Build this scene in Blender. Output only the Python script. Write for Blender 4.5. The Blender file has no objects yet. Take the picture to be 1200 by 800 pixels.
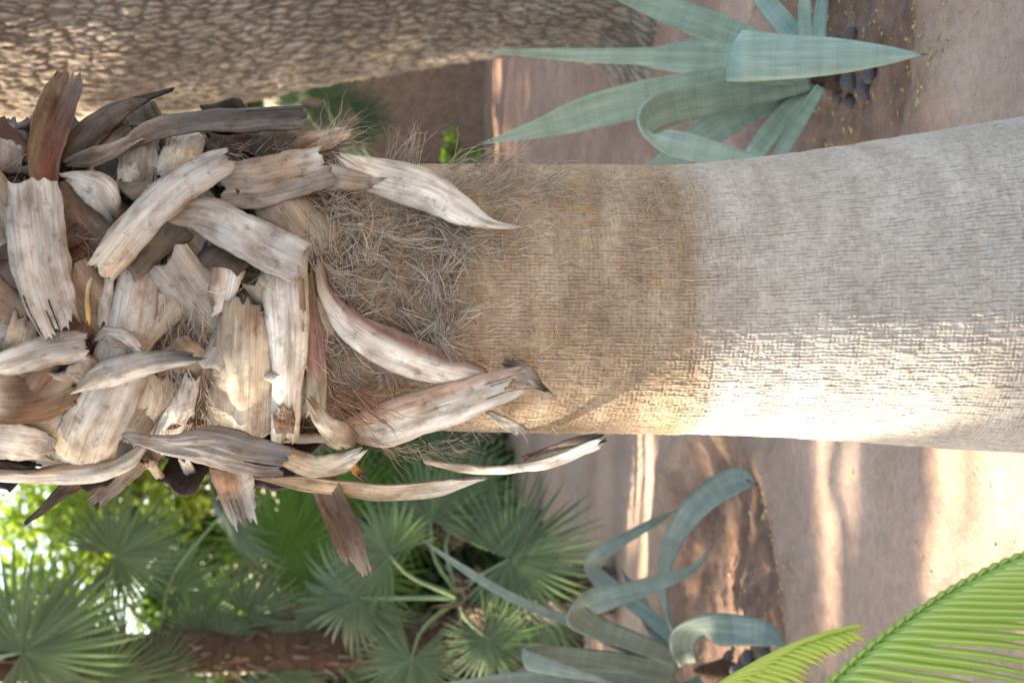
import bpy, math, random
import numpy as np
from mathutils import Vector, Matrix

random.seed(7)
RNG = np.random.default_rng(11)
R = math.radians
scene = bpy.context.scene
COL = scene.collection

# ------------------------------------------------------------------ camera (held in portrait: world up = image left)
FPX, CAM_H, PITCH = 1750.0, 1.7, R(9)
FWD = np.array([0, math.cos(PITCH), -math.sin(PITCH)])
UPV = np.array([0, math.sin(PITCH), math.cos(PITCH)])
RGT = np.array([1.0, 0, 0])
CAMP = np.array([0, 0, CAM_H])
cd = bpy.data.cameras.new('camera')
cam = bpy.data.objects.new('camera', cd); COL.objects.link(cam)
m = Matrix.Identity(4)
for i in range(3):
    m[i][0], m[i][1], m[i][2], m[i][3] = -UPV[i], RGT[i], -FWD[i], CAMP[i]
cam.matrix_world = m
cd.sensor_width = 22.3
cd.lens = 22.3 * FPX / 1200
cd.clip_start, cd.clip_end = 0.05, 500
cd.dof.use_dof = True
cd.dof.focus_distance = 2.9
cd.dof.aperture_fstop = 2.5
scene.camera = cam

# ------------------------------------------------------------------ sky, sun, exposure
SUN_EL = R(36)
SUN_H = np.array([-0.965, 0.26])           # horizontal direction towards the sun
SUN_H = SUN_H / np.linalg.norm(SUN_H)
SUN = np.array([SUN_H[0]*math.cos(SUN_EL), SUN_H[1]*math.cos(SUN_EL), math.sin(SUN_EL)])
w = bpy.data.worlds.new('World'); scene.world = w; w.use_nodes = True
nt = w.node_tree
sky = nt.nodes.new('ShaderNodeTexSky'); sky.sky_type = 'NISHITA'; sky.sun_disc = False
sky.sun_elevation = SUN_EL
sky.sun_rotation = math.atan2(SUN_H[0], SUN_H[1])
bg = nt.nodes['Background']; bg.inputs[1].default_value = 0.15
nt.links.new(sky.outputs[0], bg.inputs[0])
sl = bpy.data.lights.new('sun', 'SUN'); sl.energy = 5.0; sl.angle = R(0.9); sl.color = (1, 0.94, 0.87)
so = bpy.data.objects.new('sun', sl); COL.objects.link(so)
so.rotation_euler = Vector(SUN).to_track_quat('Z', 'Y').to_euler()
so.location = (-6, 4, 9)
scene.view_settings.view_transform = 'Standard'
scene.view_settings.look = 'None'
scene.view_settings.gamma = 1
scene.view_settings.exposure = 2.0
scene.view_settings.use_white_balance = True     # camera set for open shade
scene.view_settings.white_balance_temperature = 7900
scene.view_settings.white_balance_tint = 7
scene.render.engine = 'CYCLES'
scene.cycles.use_denoising = True
scene.cycles.max_bounces = 8
scene.cycles.transparent_max_bounces = 8

# ------------------------------------------------------------------ pixel helpers (photo is 1200 x 800)
def ray(x, y):
    return RGT*((400-y)/FPX) + FWD + UPV*((600-x)/FPX)
def at_y(x, y, Y):
    d = ray(x, y); return CAMP + d*(Y/d[1])
def on_ground(x, y, z=0.0):
    d = ray(x, y); return CAMP + d*((z-CAM_H)/d[2])
def mpp(p):                               # metres per photo pixel at a point
    return float(np.dot(np.asarray(p)-CAMP, FWD))/FPX
def unit(v):
    v = np.asarray(v, float); return v/(np.linalg.norm(v)+1e-12)

# ------------------------------------------------------------------ numpy noise
def _h(ix, iy, seed):
    n = (ix.astype(np.int64)*374761393 + iy.astype(np.int64)*668265263 + seed*982451653) & 0x7fffffff
    n = ((n ^ (n >> 13))*1274126177) & 0x7fffffff
    n = ((n ^ (n >> 16))*1103515245 + 12345) & 0x7fffffff
    return ((n >> 8) & 0xffff)/65535.0
def vnoise(x, y, seed=0):
    ix, iy = np.floor(x), np.floor(y); fx, fy = x-ix, y-iy
    fx, fy = fx*fx*(3-2*fx), fy*fy*(3-2*fy)
    a, b = _h(ix, iy, seed), _h(ix+1, iy, seed)
    c, d = _h(ix, iy+1, seed), _h(ix+1, iy+1, seed)
    return (a*(1-fx)+b*fx)*(1-fy) + (c*(1-fx)+d*fx)*fy
def fbm(x, y, seed=0, o=4):
    r, a = 0, 0.5
    for k in range(o):
        r = r + a*vnoise(x*2**k, y*2**k, seed+k*17); a *= .5
    return r
def worley(x, y, seed=0, jit=0.9):
    ix, iy = np.floor(x), np.floor(y)
    f1 = np.full(x.shape, 9.0); f2 = f1.copy(); cid = np.zeros(x.shape)
    for ox in (-1, 0, 1):
        for oy in (-1, 0, 1):
            cx, cy = ix+ox, iy+oy
            px = cx+.5+jit*(_h(cx, cy, seed)-.5); py = cy+.5+jit*(_h(cx, cy, seed+5)-.5)
            d = np.hypot(px-x, py-y)
            better = d < f1
            f2 = np.where(better, f1, np.minimum(f2, d))
            cid = np.where(better, _h(cx, cy, seed+9), cid)
            f1 = np.minimum(f1, d)
    return f1, f2, cid
def sstep(a, b, x):
    t = np.clip((x-a)/(b-a), 0, 1); return t*t*(3-2*t)

# ------------------------------------------------------------------ objects and meshes
def tag(o, label=None, cat=None, group=None, kind=None):
    if label: o['label'] = label
    if cat: o['category'] = cat
    if group: o['group'] = group
    if kind: o['kind'] = kind
    return o
def empty(name, loc, label, cat, group=None):
    o = bpy.data.objects.new(name, None); COL.objects.link(o)
    o.location = [float(v) for v in loc]; o.empty_display_size = .1
    return tag(o, label, cat, group)
def make_mesh(name, V, quads=None, tris=None, uv=None, col=None, attr=None, smooth=True):
    V = np.asarray(V, np.float32)
    nq = 0 if quads is None else len(quads); ntri = 0 if tris is None else len(tris)
    me = bpy.data.meshes.new(name)
    me.vertices.add(len(V)); me.vertices.foreach_set('co', V.ravel())
    idx = []
    if nq: idx.append(np.asarray(quads, np.int32).ravel())
    if ntri: idx.append(np.asarray(tris, np.int32).ravel())
    idx = np.concatenate(idx)
    me.loops.add(len(idx)); me.loops.foreach_set('vertex_index', idx)
    me.polygons.add(nq+ntri)
    st = np.concatenate([np.arange(nq)*4, nq*4+np.arange(ntri)*3]).astype(np.int32)
    me.polygons.foreach_set('loop_start', st)
    me.polygons.foreach_set('use_smooth', np.full(nq+ntri, smooth))
    if uv is not None:
        l = me.uv_layers.new(name='UVMap'); l.data.foreach_set('uv', np.asarray(uv, np.float32)[idx].ravel())
    if col is not None:
        a = me.color_attributes.new('tint', 'FLOAT_COLOR', 'POINT')
        c = np.ones((len(V), 4), np.float32); c[:, :3] = col; a.data.foreach_set('color', c.ravel())
    if attr is not None:
        for k, v in attr.items():
            a = me.attributes.new(k, 'FLOAT', 'POINT'); a.data.foreach_set('value', np.asarray(v, np.float32))
    me.update(calc_edges=True); me.validate()
    return me
def obj(name, me, mat=None, parent=None, loc=None):
    o = bpy.data.objects.new(name, me); COL.objects.link(o)
    if mat is not None and not me.materials: me.materials.append(mat)
    if parent is not None: o.parent = parent
    if loc is not None: o.location = [float(v) for v in loc]
    return o
def grid_faces(n, m_, off=0, closed=False):
    i, j = np.meshgrid(np.arange(n-1), np.arange(m_ if closed else m_-1), indexing='ij')
    j2 = (j+1) % m_
    return np.stack([i*m_+j, i*m_+j2, (i+1)*m_+j2, (i+1)*m_+j], -1).reshape(-1, 4)+off
def catmull(P, n):
    P = np.asarray(P, float); k = len(P)
    E = np.vstack([2*P[0]-P[1], P, 2*P[-1]-P[-2]])
    d = np.linalg.norm(np.diff(P[:, :3], axis=0), axis=1); s = np.concatenate([[0], np.cumsum(d)]); s /= s[-1]
    out = []
    for t in np.linspace(0, 1, n):
        i = min(int(np.searchsorted(s, t, side='right'))-1, k-2)
        u = (t-s[i])/(s[i+1]-s[i]+1e-9)
        a, b, c, e = E[i], E[i+1], E[i+2], E[i+3]
        out.append(.5*((2*b)+(-a+c)*u+(2*a-5*b+4*c-e)*u*u+(-a+3*b-3*c+e)*u**3))
    return np.array(out)
def tube(P, rad, ns=8, cap=True, wob=0, seed=0):
    P = np.asarray(P, float); rad = np.asarray(rad, float); n = len(P)
    T = np.gradient(P, axis=0); T /= np.linalg.norm(T, axis=1)[:, None]+1e-9
    ref = np.array([.31, .83, .45]); A = np.cross(T, ref); A /= np.linalg.norm(A, axis=1)[:, None]; B = np.cross(T, A)
    th = np.arange(ns)/ns*2*math.pi
    rr = rad[:, None]*(1+wob*(vnoise(np.arange(n)[:, None]*.7+0*th, np.cos(th)[None]*1.5+3+0*rad[:, None], seed)-.5))
    V = P[:, None]+(A[:, None]*np.cos(th)[None, :, None]+B[:, None]*np.sin(th)[None, :, None])*rr[..., None]
    V = V.reshape(-1, 3); Q = grid_faces(n, ns, closed=True)
    tris = None
    if cap:
        V = np.vstack([V, P[0], P[-1]]); j = np.arange(ns); j2 = (j+1) % ns
        tris = np.vstack([np.stack([0*j+n*ns, j2, j], -1), np.stack([0*j+n*ns+1, (n-1)*ns+j, (n-1)*ns+j2], -1)])
    return V, Q, tris

# ------------------------------------------------------------------ materials
def new_mat(name):
    mt = bpy.data.materials.new(name); mt.use_nodes = True
    n = mt.node_tree.nodes; b = n['Principled BSDF']
    return mt, mt.node_tree, b
class NB:
    def __init__(s, nt): s.nt = nt
    def n(s, t, **kw):
        o = s.nt.nodes.new(t)
        for k, v in kw.items():
            if k.startswith('i_'):
                key = k[2:]; key = int(key) if key.isdigit() else key
                o.inputs[key].default_value = v
            else: setattr(o, k, v)
        return o
    def l(s, a, b): s.nt.links.new(a, b)
    def noise(s, vec, scale, detail=4, rough=.6, dim='3D'):
        o = s.n('ShaderNodeTexNoise'); o.inputs['Scale'].default_value = scale; o.inputs['Detail'].default_value = detail
        o.inputs['Roughness'].default_value = rough
        if vec is not None: s.l(vec, o.inputs['Vector'])
        return o.outputs['Fac']
    def ramp(s, fac, stops):
        o = s.n('ShaderNodeValToRGB'); e = o.color_ramp.elements
        while len(e) < len(stops): e.new(.5)
        for k, (p, c) in enumerate(stops):
            e[k].position = p; e[k].color = (*c, 1) if len(c) == 3 else c
        s.l(fac, o.inputs[0]); return o.outputs[0]
    def mix(s, fac, a, b, mode='MIX'):
        o = s.n('ShaderNodeMix', data_type='RGBA', blend_type=mode)
        for sock, v in ((o.inputs[0], fac), (o.inputs[6], a), (o.inputs[7], b)):
            if hasattr(v, 'links') or hasattr(v, 'is_linked'): s.l(v, sock)
            else: sock.default_value = v if not isinstance(v, tuple) else ((*v, 1) if len(v) == 3 else v)
        return o.outputs[2]
    def math(s, op, a, b=None, clamp=False):
        o = s.n('ShaderNodeMath', operation=op, use_clamp=clamp)
        for k, v in enumerate((a, b)):
            if v is None: continue
            if hasattr(v, 'is_linked'): s.l(v, o.inputs[k])
            else: o.inputs[k].default_value = v
        return o.outputs[0]
    def mapping(s, vec, scale):
        o = s.n('ShaderNodeMapping'); o.inputs['Scale'].default_value = scale; s.l(vec, o.inputs[0]); return o.outputs[0]
    def bump(s, h, strength, dist, bsdf, prev=None):
        o = s.n('ShaderNodeBump'); o.inputs['Strength'].default_value = strength; o.inputs['Distance'].default_value = dist
        s.l(h, o.inputs['Height'])
        if prev is not None: s.l(prev, o.inputs['Normal'])
        s.l(o.outputs[0], bsdf.inputs['Normal']); return o.outputs[0]

G3 = lambda v: (v, v, v)

def mat_boot():
    mt, t, b = new_mat('dry_petiole'); k = NB(t)
    uv = k.n('ShaderNodeTexCoord').outputs['UV']
    tint = k.n('ShaderNodeVertexColor', layer_name='tint').outputs[0]
    st = k.noise(k.mapping(uv, (9, 260, 1)), 1, 5, .65)
    st2 = k.noise(k.mapping(uv, (5, 70, 1)), 1, 4, .6)
    pat = k.noise(k.mapping(uv, (14, 26, 1)), 1, 4, .6)
    c = k.mix(1.0, tint, k.ramp(st, [(.3, G3(.6)), (.5, G3(1.0)), (.72, G3(1.12))]), 'MULTIPLY')
    c = k.mix(1.0, c, k.ramp(st2, [(.3, (.74, .70, .66)), (.5, G3(1.0)), (.7, G3(1.06))]), 'MULTIPLY')
    c = k.mix(k.ramp(pat, [(.47, G3(0)), (.66, G3(.8))]), c, k.mix(1, c, (.56, .46, .38), 'MULTIPLY'))
    c = k.mix(k.ramp(k.noise(k.mapping(uv, (7, 18, 1)), 1, 3), [(.42, G3(0)), (.66, G3(.8))]), c, k.mix(1, c, (.66, .66, .67), 'MULTIPLY'))
    c = k.mix(k.ramp(k.noise(k.mapping(uv, (30, 40, 1)), 1, 5, .7), [(.55, G3(0)), (.7, G3(.8))]), c, k.mix(1, c, (.34, .3, .27), 'MULTIPLY'))
    k.l(c, b.inputs['Base Color']); b.inputs['Roughness'].default_value = .75
    b.inputs['Specular IOR Level'].default_value = .25
    n1 = k.bump(st, .35, .002, b); n1 = k.bump(st2, .3, .004, b, n1); k.bump(pat, .3, .008, b, n1)
    return mt
def mat_trunk():
    mt, t, b = new_mat('palm_bark'); k = NB(t)
    ob = k.n('ShaderNodeTexCoord').outputs['Object']
    cr = k.n('ShaderNodeAttribute', attribute_name='crack').outputs['Fac']
    cid = k.n('ShaderNodeAttribute', attribute_name='cell').outputs['Fac']
    z = k.n('ShaderNodeSeparateXYZ'); k.l(ob, z.inputs[0])
    zz = k.math('ADD', z.outputs[2], k.math('MULTIPLY', k.noise(k.mapping(ob, (6, 6, 3)), 1, 4), .16))
    upper = k.ramp(zz, [(0, G3(0)), (1, G3(1))])
    o = upper.node.color_ramp.elements; o[0].position = .93; o[1].position = 1.0   # ring where the brown part starts (z + .08)
    grey = k.ramp(k.noise(k.mapping(ob, (5, 5, 14)), 1, 5), [(.3, (.33, .285, .25)), (.5, (.41, .362, .325)), (.7, (.48, .432, .395))])
    brown = k.ramp(k.noise(k.mapping(ob, (7, 7, 18)), 1, 5), [(.3, (.225, .16, .11)), (.5, (.305, .228, .163)), (.72, (.39, .31, .235))])
    c = k.mix(upper, grey, brown)
    c = k.mix(k.ramp(cid, [(0, G3(.0)), (1, G3(.35))]), c, k.mix(1, c, (1.35, 1.3, 1.22), 'MULTIPLY'))
    sp = k.math('MULTIPLY', k.ramp(k.noise(k.mapping(ob, (38, 38, 50)), 1, 2), [(.63, G3(0)), (.68, G3(.8))]), k.ramp(k.noise(ob, 4.5, 2), [(.48, G3(0)), (.6, G3(1))]))
    c = k.mix(k.math('MULTIPLY', sp, upper), c, (.5, .24, .06))
    c = k.mix(k.ramp(cr, [(.0, G3(.8)), (.85, G3(0))]), c, k.mix(upper, (.235, .195, .17), (.15, .10, .065)))
    c = k.mix(1, c, k.ramp(k.noise(ob, 90, 4), [(.3, G3(.8)), (.7, G3(1.15))]), 'MULTIPLY')
    k.l(c, b.inputs['Base Color']); b.inputs['Roughness'].default_value = .8; b.inputs['Specular IOR Level'].default_value = .2
    k.bump(k.noise(k.mapping(ob, (300, 300, 120)), 1, 4), .35, .003, b)
    return mt
def mat_rough(name, stops, scale, rough=.9, bump=.3, dist=.01, fine=60, aniso=(1, 1, 1), attr=None, spec=.2):
    mt, t, b = new_mat(name); k = NB(t)
    ob = k.mapping(k.n('ShaderNodeTexCoord').outputs['Object'], aniso)
    f = k.noise(ob, scale, 6, .65); c = k.ramp(f, stops)
    c = k.mix(1, c, k.ramp(k.noise(ob, fine, 4), [(.3, G3(.72)), (.7, G3(1.25))]), 'MULTIPLY')
    if attr:
        a = k.n('ShaderNodeAttribute', attribute_name=attr).outputs['Fac']
        c = k.mix(k.ramp(a, [(.05, G3(.8)), (.6, G3(0))]), c, attr_dark[attr])
    k.l(c, b.inputs['Base Color']); b.inputs['Roughness'].default_value = rough; b.inputs['Specular IOR Level'].default_value = spec
    k.bump(k.noise(ob, fine, 4), bump, dist, b)
    return mt
attr_dark = {'groove': (.075, .056, .044)}
def mat_leaf(name, c1, c2, rough=.5, trans=.35, scale=8, spec=.4, streak=None, tcol=None, rib=None):
    mt, t, b = new_mat(name); k = NB(t)
    tc = k.n('ShaderNodeTexCoord'); ob = tc.outputs['Object']
    vec = k.mapping(tc.outputs['UV'], streak) if streak else ob
    f = k.noise(vec, 1 if streak else scale, 4, .6)
    c = k.ramp(f, [(.3, c1), (.7, c2)])
    if rib:
        sx = k.n('ShaderNodeSeparateXYZ'); k.l(tc.outputs['UV'], sx.inputs[0])
        c = k.mix(k.ramp(k.math('ABSOLUTE', sx.outputs[1]), [(.1, G3(.7)), (.2, G3(0))]), c, rib)
    rnd = k.n('ShaderNodeNewGeometry').outputs['Random Per Island']
    c = k.mix(1, c, k.ramp(rnd, [(0, G3(.72)), (1, G3(1.25))]), 'MULTIPLY')
    k.l(c, b.inputs['Base Color']); b.inputs['Roughness'].default_value = rough; b.inputs['Specular IOR Level'].default_value = spec
    tr = k.n('ShaderNodeBsdfTranslucent')
    k.l(k.mix(1, c, tcol or (1.5, 1.6, .7), 'MULTIPLY'), tr.inputs[0])
    ms = k.n('ShaderNodeMixShader'); ms.inputs[0].default_value = trans
    k.l(b.outputs[0], ms.inputs[1]); k.l(tr.outputs[0], ms.inputs[2])
    k.l(ms.outputs[0], t.nodes['Material Output'].inputs[0])
    if streak: k.bump(f, .25, .003, b)
    return mt
def mat_ground():
    mt, t, b = new_mat('garden_soil'); k = NB(t)
    ob = k.n('ShaderNodeTexCoord').outputs['Object']
    moist = k.n('ShaderNodeAttribute', attribute_name='moist').outputs['Fac']
    dry = k.ramp(k.noise(ob, 1.6, 6), [(.3, (.40, .25, .182)), (.5, (.50, .325, .245)), (.7, (.58, .40, .315))])
    wet = k.ramp(k.noise(ob, 5, 6), [(.3, (.15, .076, .05)), (.5, (.24, .133, .092)), (.7, (.35, .21, .152))])
    c = k.mix(moist, dry, wet)
    c = k.mix(1, c, k.ramp(k.noise(ob, 30, 6, .7), [(.3, G3(.82)), (.7, G3(1.14))]), 'MULTIPLY')
    c = k.mix(k.ramp(k.noise(ob, 95, 2), [(.68, G3(0)), (.72, G3(.6))]), c, (.16, .095, .07))
    c = k.mix(k.ramp(k.noise(k.mapping(ob, (1, 1, 5)), 140, 2), [(.70, G3(0)), (.74, G3(.5))]), c, (.5, .4, .3))
    k.l(c, b.inputs['Base Color']); b.inputs['Roughness'].default_value = .95; b.inputs['Specular IOR Level'].default_value = .12
    n1 = k.bump(k.noise(ob, 22, 7, .65), .4, .02, b); k.bump(k.noise(ob, 150, 3), .2, .004, b, n1)
    return mt
def mat_agave(name='agave_leaf', stops=None):
    mt, t, b = new_mat(name); k = NB(t)
    uv = k.n('ShaderNodeTexCoord').outputs['UV']
    f = k.noise(k.mapping(uv, (5, 60, 1)), 1, 4); g = k.noise(k.mapping(uv, (26, 2.5, 1)), 1, 3)
    c = k.ramp(f, stops or [(.3, (.25, .335, .28)), (.55, (.335, .43, .362)), (.75, (.43, .525, .45))])
    c = k.mix(1, c, k.ramp(g, [(.35, G3(.86)), (.65, G3(1.1))]), 'MULTIPLY')
    k.l(c, b.inputs['Base Color']); b.inputs['Roughness'].default_value = .5; b.inputs['Specular IOR Level'].default_value = .3
    tr = k.n('ShaderNodeBsdfTranslucent'); tr.inputs[0].default_value = (.3, .42, .25, 1)
    ms = k.n('ShaderNodeMixShader'); ms.inputs[0].default_value = .12
    k.l(b.outputs[0], ms.inputs[1]); k.l(tr.outputs[0], ms.inputs[2]); k.l(ms.outputs[0], t.nodes['Material Output'].inputs[0])
    k.bump(f, .2, .002, b)
    return mt
def mat_fibre(name, c1, c2):
    mt, t, b = new_mat(name); k = NB(t)
    rnd = k.n('ShaderNodeNewGeometry').outputs['Random Per Island']
    k.l(k.ramp(rnd, [(0, c1), (1, c2)]), b.inputs['Base Color']); b.inputs['Roughness'].default_value = .7
    b.inputs['Specular IOR Level'].default_value = .25
    return mt

M = dict(
    boot=mat_boot(), trunk=mat_trunk(), ground=mat_ground(), agave=mat_agave(),
    fibre=mat_fibre('palm_fibre', (.2, .16, .125), (.56, .49, .41)),
    fibre_dark=mat_fibre('dark_palm_fibre', (.10, .065, .05), (.3, .22, .17)),
    bark=mat_rough('flaky_bark', [(.3, (.175, .14, .113)), (.5, (.25, .207, .173)), (.7, (.36, .31, .268))], 3, .9, .5, .012, 45, (1, 1, .5), 'groove'),
    wall=mat_rough('earth_wall', [(.3, (.17, .105, .08)), (.5, (.2, .125, .095)), (.7, (.235, .15, .115))], 1.3, .95, .35, .01, 25),
    fan=mat_leaf('fan_palm_leaf', (.08, .12, .075), (.19, .24, .16), .38, .25, streak=(3, 30, 1), tcol=(1.1, 1.5, .8)),
    fan_green=mat_leaf('green_fan_leaf', (.065, .13, .04), (.12, .2, .065), .4, .35, streak=(3, 30, 1)),
    fan_dark=mat_leaf('dark_fan_leaf', (.05, .085, .045), (.09, .13, .07), .5, .15, streak=(3, 30, 1)),
    petiole=mat_leaf('petiole_green', (.12, .2, .09), (.2, .28, .14), .5, .0),
    cycad=mat_leaf('cycad_leaflet', (.19, .33, .05), (.28, .43, .09), .38, .2, streak=(9, 3, 1), spec=.5, rib=(.55, .6, .25)),
    cycad_y=mat_leaf('young_cycad_leaflet', (.36, .46, .06), (.5, .55, .1), .42, .25, streak=(9, 3, 1), rib=(.6, .62, .2)),
    rachis=mat_rough('cycad_rachis', [(.3, (.12, .13, .04)), (.7, (.22, .22, .07))], 20, .6, .2, .002),
    leaf_a=mat_leaf('broad_leaf', (.06, .13, .022), (.12, .2, .04), .5, .5, 3),
    leaf_d=mat_leaf('dark_broad_leaf', (.022, .045, .014), (.045, .08, .022), .5, .25, 3),  # kept very dark; on the added bushes it stands in for shade
    leaf_y=mat_leaf('pale_broad_leaf', (.14, .22, .04), (.26, .32, .06), .5, .6, 3),
    wood=mat_rough('branch_bark', [(.3, (.1, .075, .055)), (.7, (.2, .16, .12))], 6, .9, .4, .01),
    stone=mat_rough('dark_stone', [(.3, (.07, .06, .062)), (.7, (.16, .14, .14))], 14, .85, .4, .004),
    litter=mat_fibre('dry_leaf_litter', (.2, .14, .07), (.62, .52, .2)),
    stem=mat_rough('fibrous_stem', [(.3, (.045, .028, .02)), (.7, (.115, .07, .047))], 10, .95, .6, .02, 60, (1, 1, 3)),
)

# ------------------------------------------------------------------ places
PALM_Y = 3.0
AG1 = on_ground(978, 88); AG2 = on_ground(846, 786)
TREE = np.array([0.0, 7.0, 0.0])
def interp(z, zs, vs): return np.interp(z, zs, vs)
PZ = [0, .11, .524, .684, .903, 1.225, 1.6, 3.6]
PR = [.385, .361, .31, .293, .275, .271, .262, .25]
PX = [.124, .121, .1, .093, .085, .087, .09, .11]
def palm_r(z): return np.interp(z, PZ, PR)
def palm_cx(z): return np.interp(z, PZ, PX)
def palm_pt(x, y, lift=0.0):
    Y = 2.78
    for _ in range(5):
        p = at_y(x, y, Y); Rr = palm_r(p[2])+lift; q = (p[0]-palm_cx(p[2]))/(Rr*1.12)
        Y = PALM_Y-Rr*math.sqrt(max(0.0, 1-q*q))
    return at_y(x, y, Y)

# ------------------------------------------------------------------ ground
def ground_h(x, y):
    h = .030*(fbm(x*.8+9, y*.8, 3)-.5)+.022*(fbm(x*5, y*5, 21)-.5)
    mo = np.zeros_like(h)
    for (c, rr, amp) in ((AG1, .78, .05), (AG2, .95, .05)):
        d = np.hypot(x-c[0], (y-c[1])*1.0)+.5*(fbm(x*1.8, y*1.8, 31)-.47)
        h = h-amp*.7*(1-sstep(rr*.55, rr, d))+amp*np.exp(-((d-rr*1.02)/.1)**2)*(.6+.6*vnoise(x*3, y*3, 8))
        mo = np.maximum(mo, 1-sstep(rr*.72, rr*1.25, d+.22*(fbm(x*6, y*6, 32)-.47)))
    clod = worley(x*16, y*16, 4)[0]
    h = h+mo*(.05*(fbm(x*9, y*9, 41)-.5)+.03*np.maximum(0, .5-clod))+.009*(fbm(x*22, y*22, 51)-.5)
    mo = np.maximum(mo*.9, .62*sstep(.1, .7, x)*sstep(5.0, 5.9, y+.8*(fbm(x*1.3, y*1.3, 77)-.5)))
    return h, mo
def gz(x, y):
    return float(ground_h(np.array([float(x)]), np.array([float(y)]))[0][0])
def axis(a, f0, f1, b, fine, coarse):
    return np.concatenate([np.linspace(a, f0, coarse, endpoint=False), np.arange(f0, f1, fine), np.linspace(f1, b, coarse)])
gx = axis(-120, -3.2, 3.4, 120, .024, 30); gy = axis(-60, 1.6, 8.5, 260, .024, 34)
XX, YY = np.meshgrid(gx, gy, indexing='xy')
hh, mo = ground_h(XX.ravel(), YY.ravel())
ground = obj('ground', make_mesh('ground', np.stack([XX.ravel(), YY.ravel(), hh], -1), grid_faces(len(gy), len(gx)), attr={'moist': mo}), M['ground'])
tag(ground, 'bare reddish brown garden soil with dappled sunlight', kind='structure')

# ------------------------------------------------------------------ garden wall behind
WY = 12.3
def wall_mesh():
    n = 300; u = np.linspace(-22, 22, n); prof = [(0, -.05), (0, .4), (0, .9), (0, 1.3), (0, 1.58), (.03, 1.64), (.14, 1.68), (.26, 1.64), (.28, 1.55), (.28, -.05)]
    V = []
    for (d, z) in prof:
        V.append(np.stack([u, WY+d+.05*(fbm(u*.7, 0*u+z*3, 5)-.5), z+.03*(fbm(u*1.1, 0*u+4, 6)-.5)*(z > .2)], -1))
    V = np.concatenate(V)
    return make_mesh('garden_wall', V, grid_faces(len(prof), n)[:, ::-1])
wl = obj('garden_wall', wall_mesh(), M['wall'])
tag(wl, 'low reddish brown rendered earth wall at the back of the garden', 'wall')

# ------------------------------------------------------------------ the palm: trunk with woven bark
PB = np.array([.124, PALM_Y, 0])
palm = empty('palm_tree', PB, 'thick palm with woven grey bark and a ragged skirt of dry cut leaf bases', 'palm tree')
def palm_trunk():
    a_f = np.linspace(-100, 100, 760); a_b = np.linspace(105, 255, 60)[1:-1]
    th = np.radians(np.concatenate([a_f, a_b]))                     # 0 = towards the camera
    zs = np.concatenate([np.arange(-.06, 1.5, .0026), np.linspace(1.51, 3.5, 60)])
    TH, Z = np.meshgrid(th, zs, indexing='xy')
    arc = TH*.3
    wx = arc+.010*(fbm(arc*14, Z*7, 2)-.5)+.004*(vnoise(arc*60, Z*40, 3)-.5)
    wz = Z+.012*(fbm(arc*7, Z*10, 12)-.5)+.004*(vnoise(arc*60, Z*60, 13)-.5)
    wob = .0070*(fbm(arc*18, Z*9, 22)-.5)+.0034*(vnoise(arc*70, Z*30, 23)-.5)+.0020*(vnoise(arc*150, Z*95, 27)-.5)
    ph = (arc+wob)/.0076; idn = np.floor(ph); lf = np.abs(ph-idn-.5)*2                    # cracks along the stem, lf -> 1 in a crack
    br = sstep(.22, .70, vnoise(idn*7.31+.5*(ph-idn > .5), Z*38+idn*3.7, 24))             # each crack broken into short runs
    e1 = 1-sstep(.60, .98, lf)*(.12+.88*br)
    ps = (Z+.004*(fbm(arc*12, Z*12, 12)-.5)+.0028*(vnoise(arc*85, Z*60, 13)-.5)+.0020*_h(idn, idn*0, 3))/.0092
    rid = np.floor(ps); rf = np.abs(ps-rid-.5)*2
    rb = sstep(.25, .75, vnoise(arc*55+rid*5.7, rid*1.7, 25))
    e2 = 1-sstep(.55, .98, rf)*(.15+.85*rb)
    c1 = _h(idn, np.floor(Z*25+_h(idn, idn*0, 8)), 5); c2 = _h(idn, rid, 6)
    weave = sstep(.25, .6, fbm(arc*4+5, Z*5, 44)+.45*(Z > .86)-.3*((Z > .3) & (Z < .8))+.4*(Z < .28))
    h = -.0022*(1-e1)-(.0013+.0012*weave)*(1-e2)
    h += .0016*(c1-.5)+.0014*(c2-.5)*(.3+.7*weave)+.0018*(fbm(arc*130, Z*90, 26)-.5)
    h += .006*(fbm(arc*6, Z*4, 61)-.5)+.002*(vnoise(arc*3, Z*26, 62)-.5)
    band = .0012*sstep(.875, .885, Z+.012*fbm(arc*9, Z*3, 71))        # shaggy upper part starts at a low ledge
    h += band
    crack = e1*(1-(.38+.25*weave)*(1-e2))
    rr = palm_r(Z)+h
    X = palm_cx(Z)+rr*np.sin(TH)-PB[0]; Y = -rr*np.cos(TH)
    V = np.stack([X, Y, Z], -1).reshape(-1, 3)
    Q = grid_faces(len(zs), len(th), closed=True)
    return make_mesh('palm_trunk', V, Q, attr={'crack': crack.ravel(), 'cell': (.5*c1+.5*c2).ravel()})
obj('trunk', palm_trunk(), M['trunk'], palm)

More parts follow.
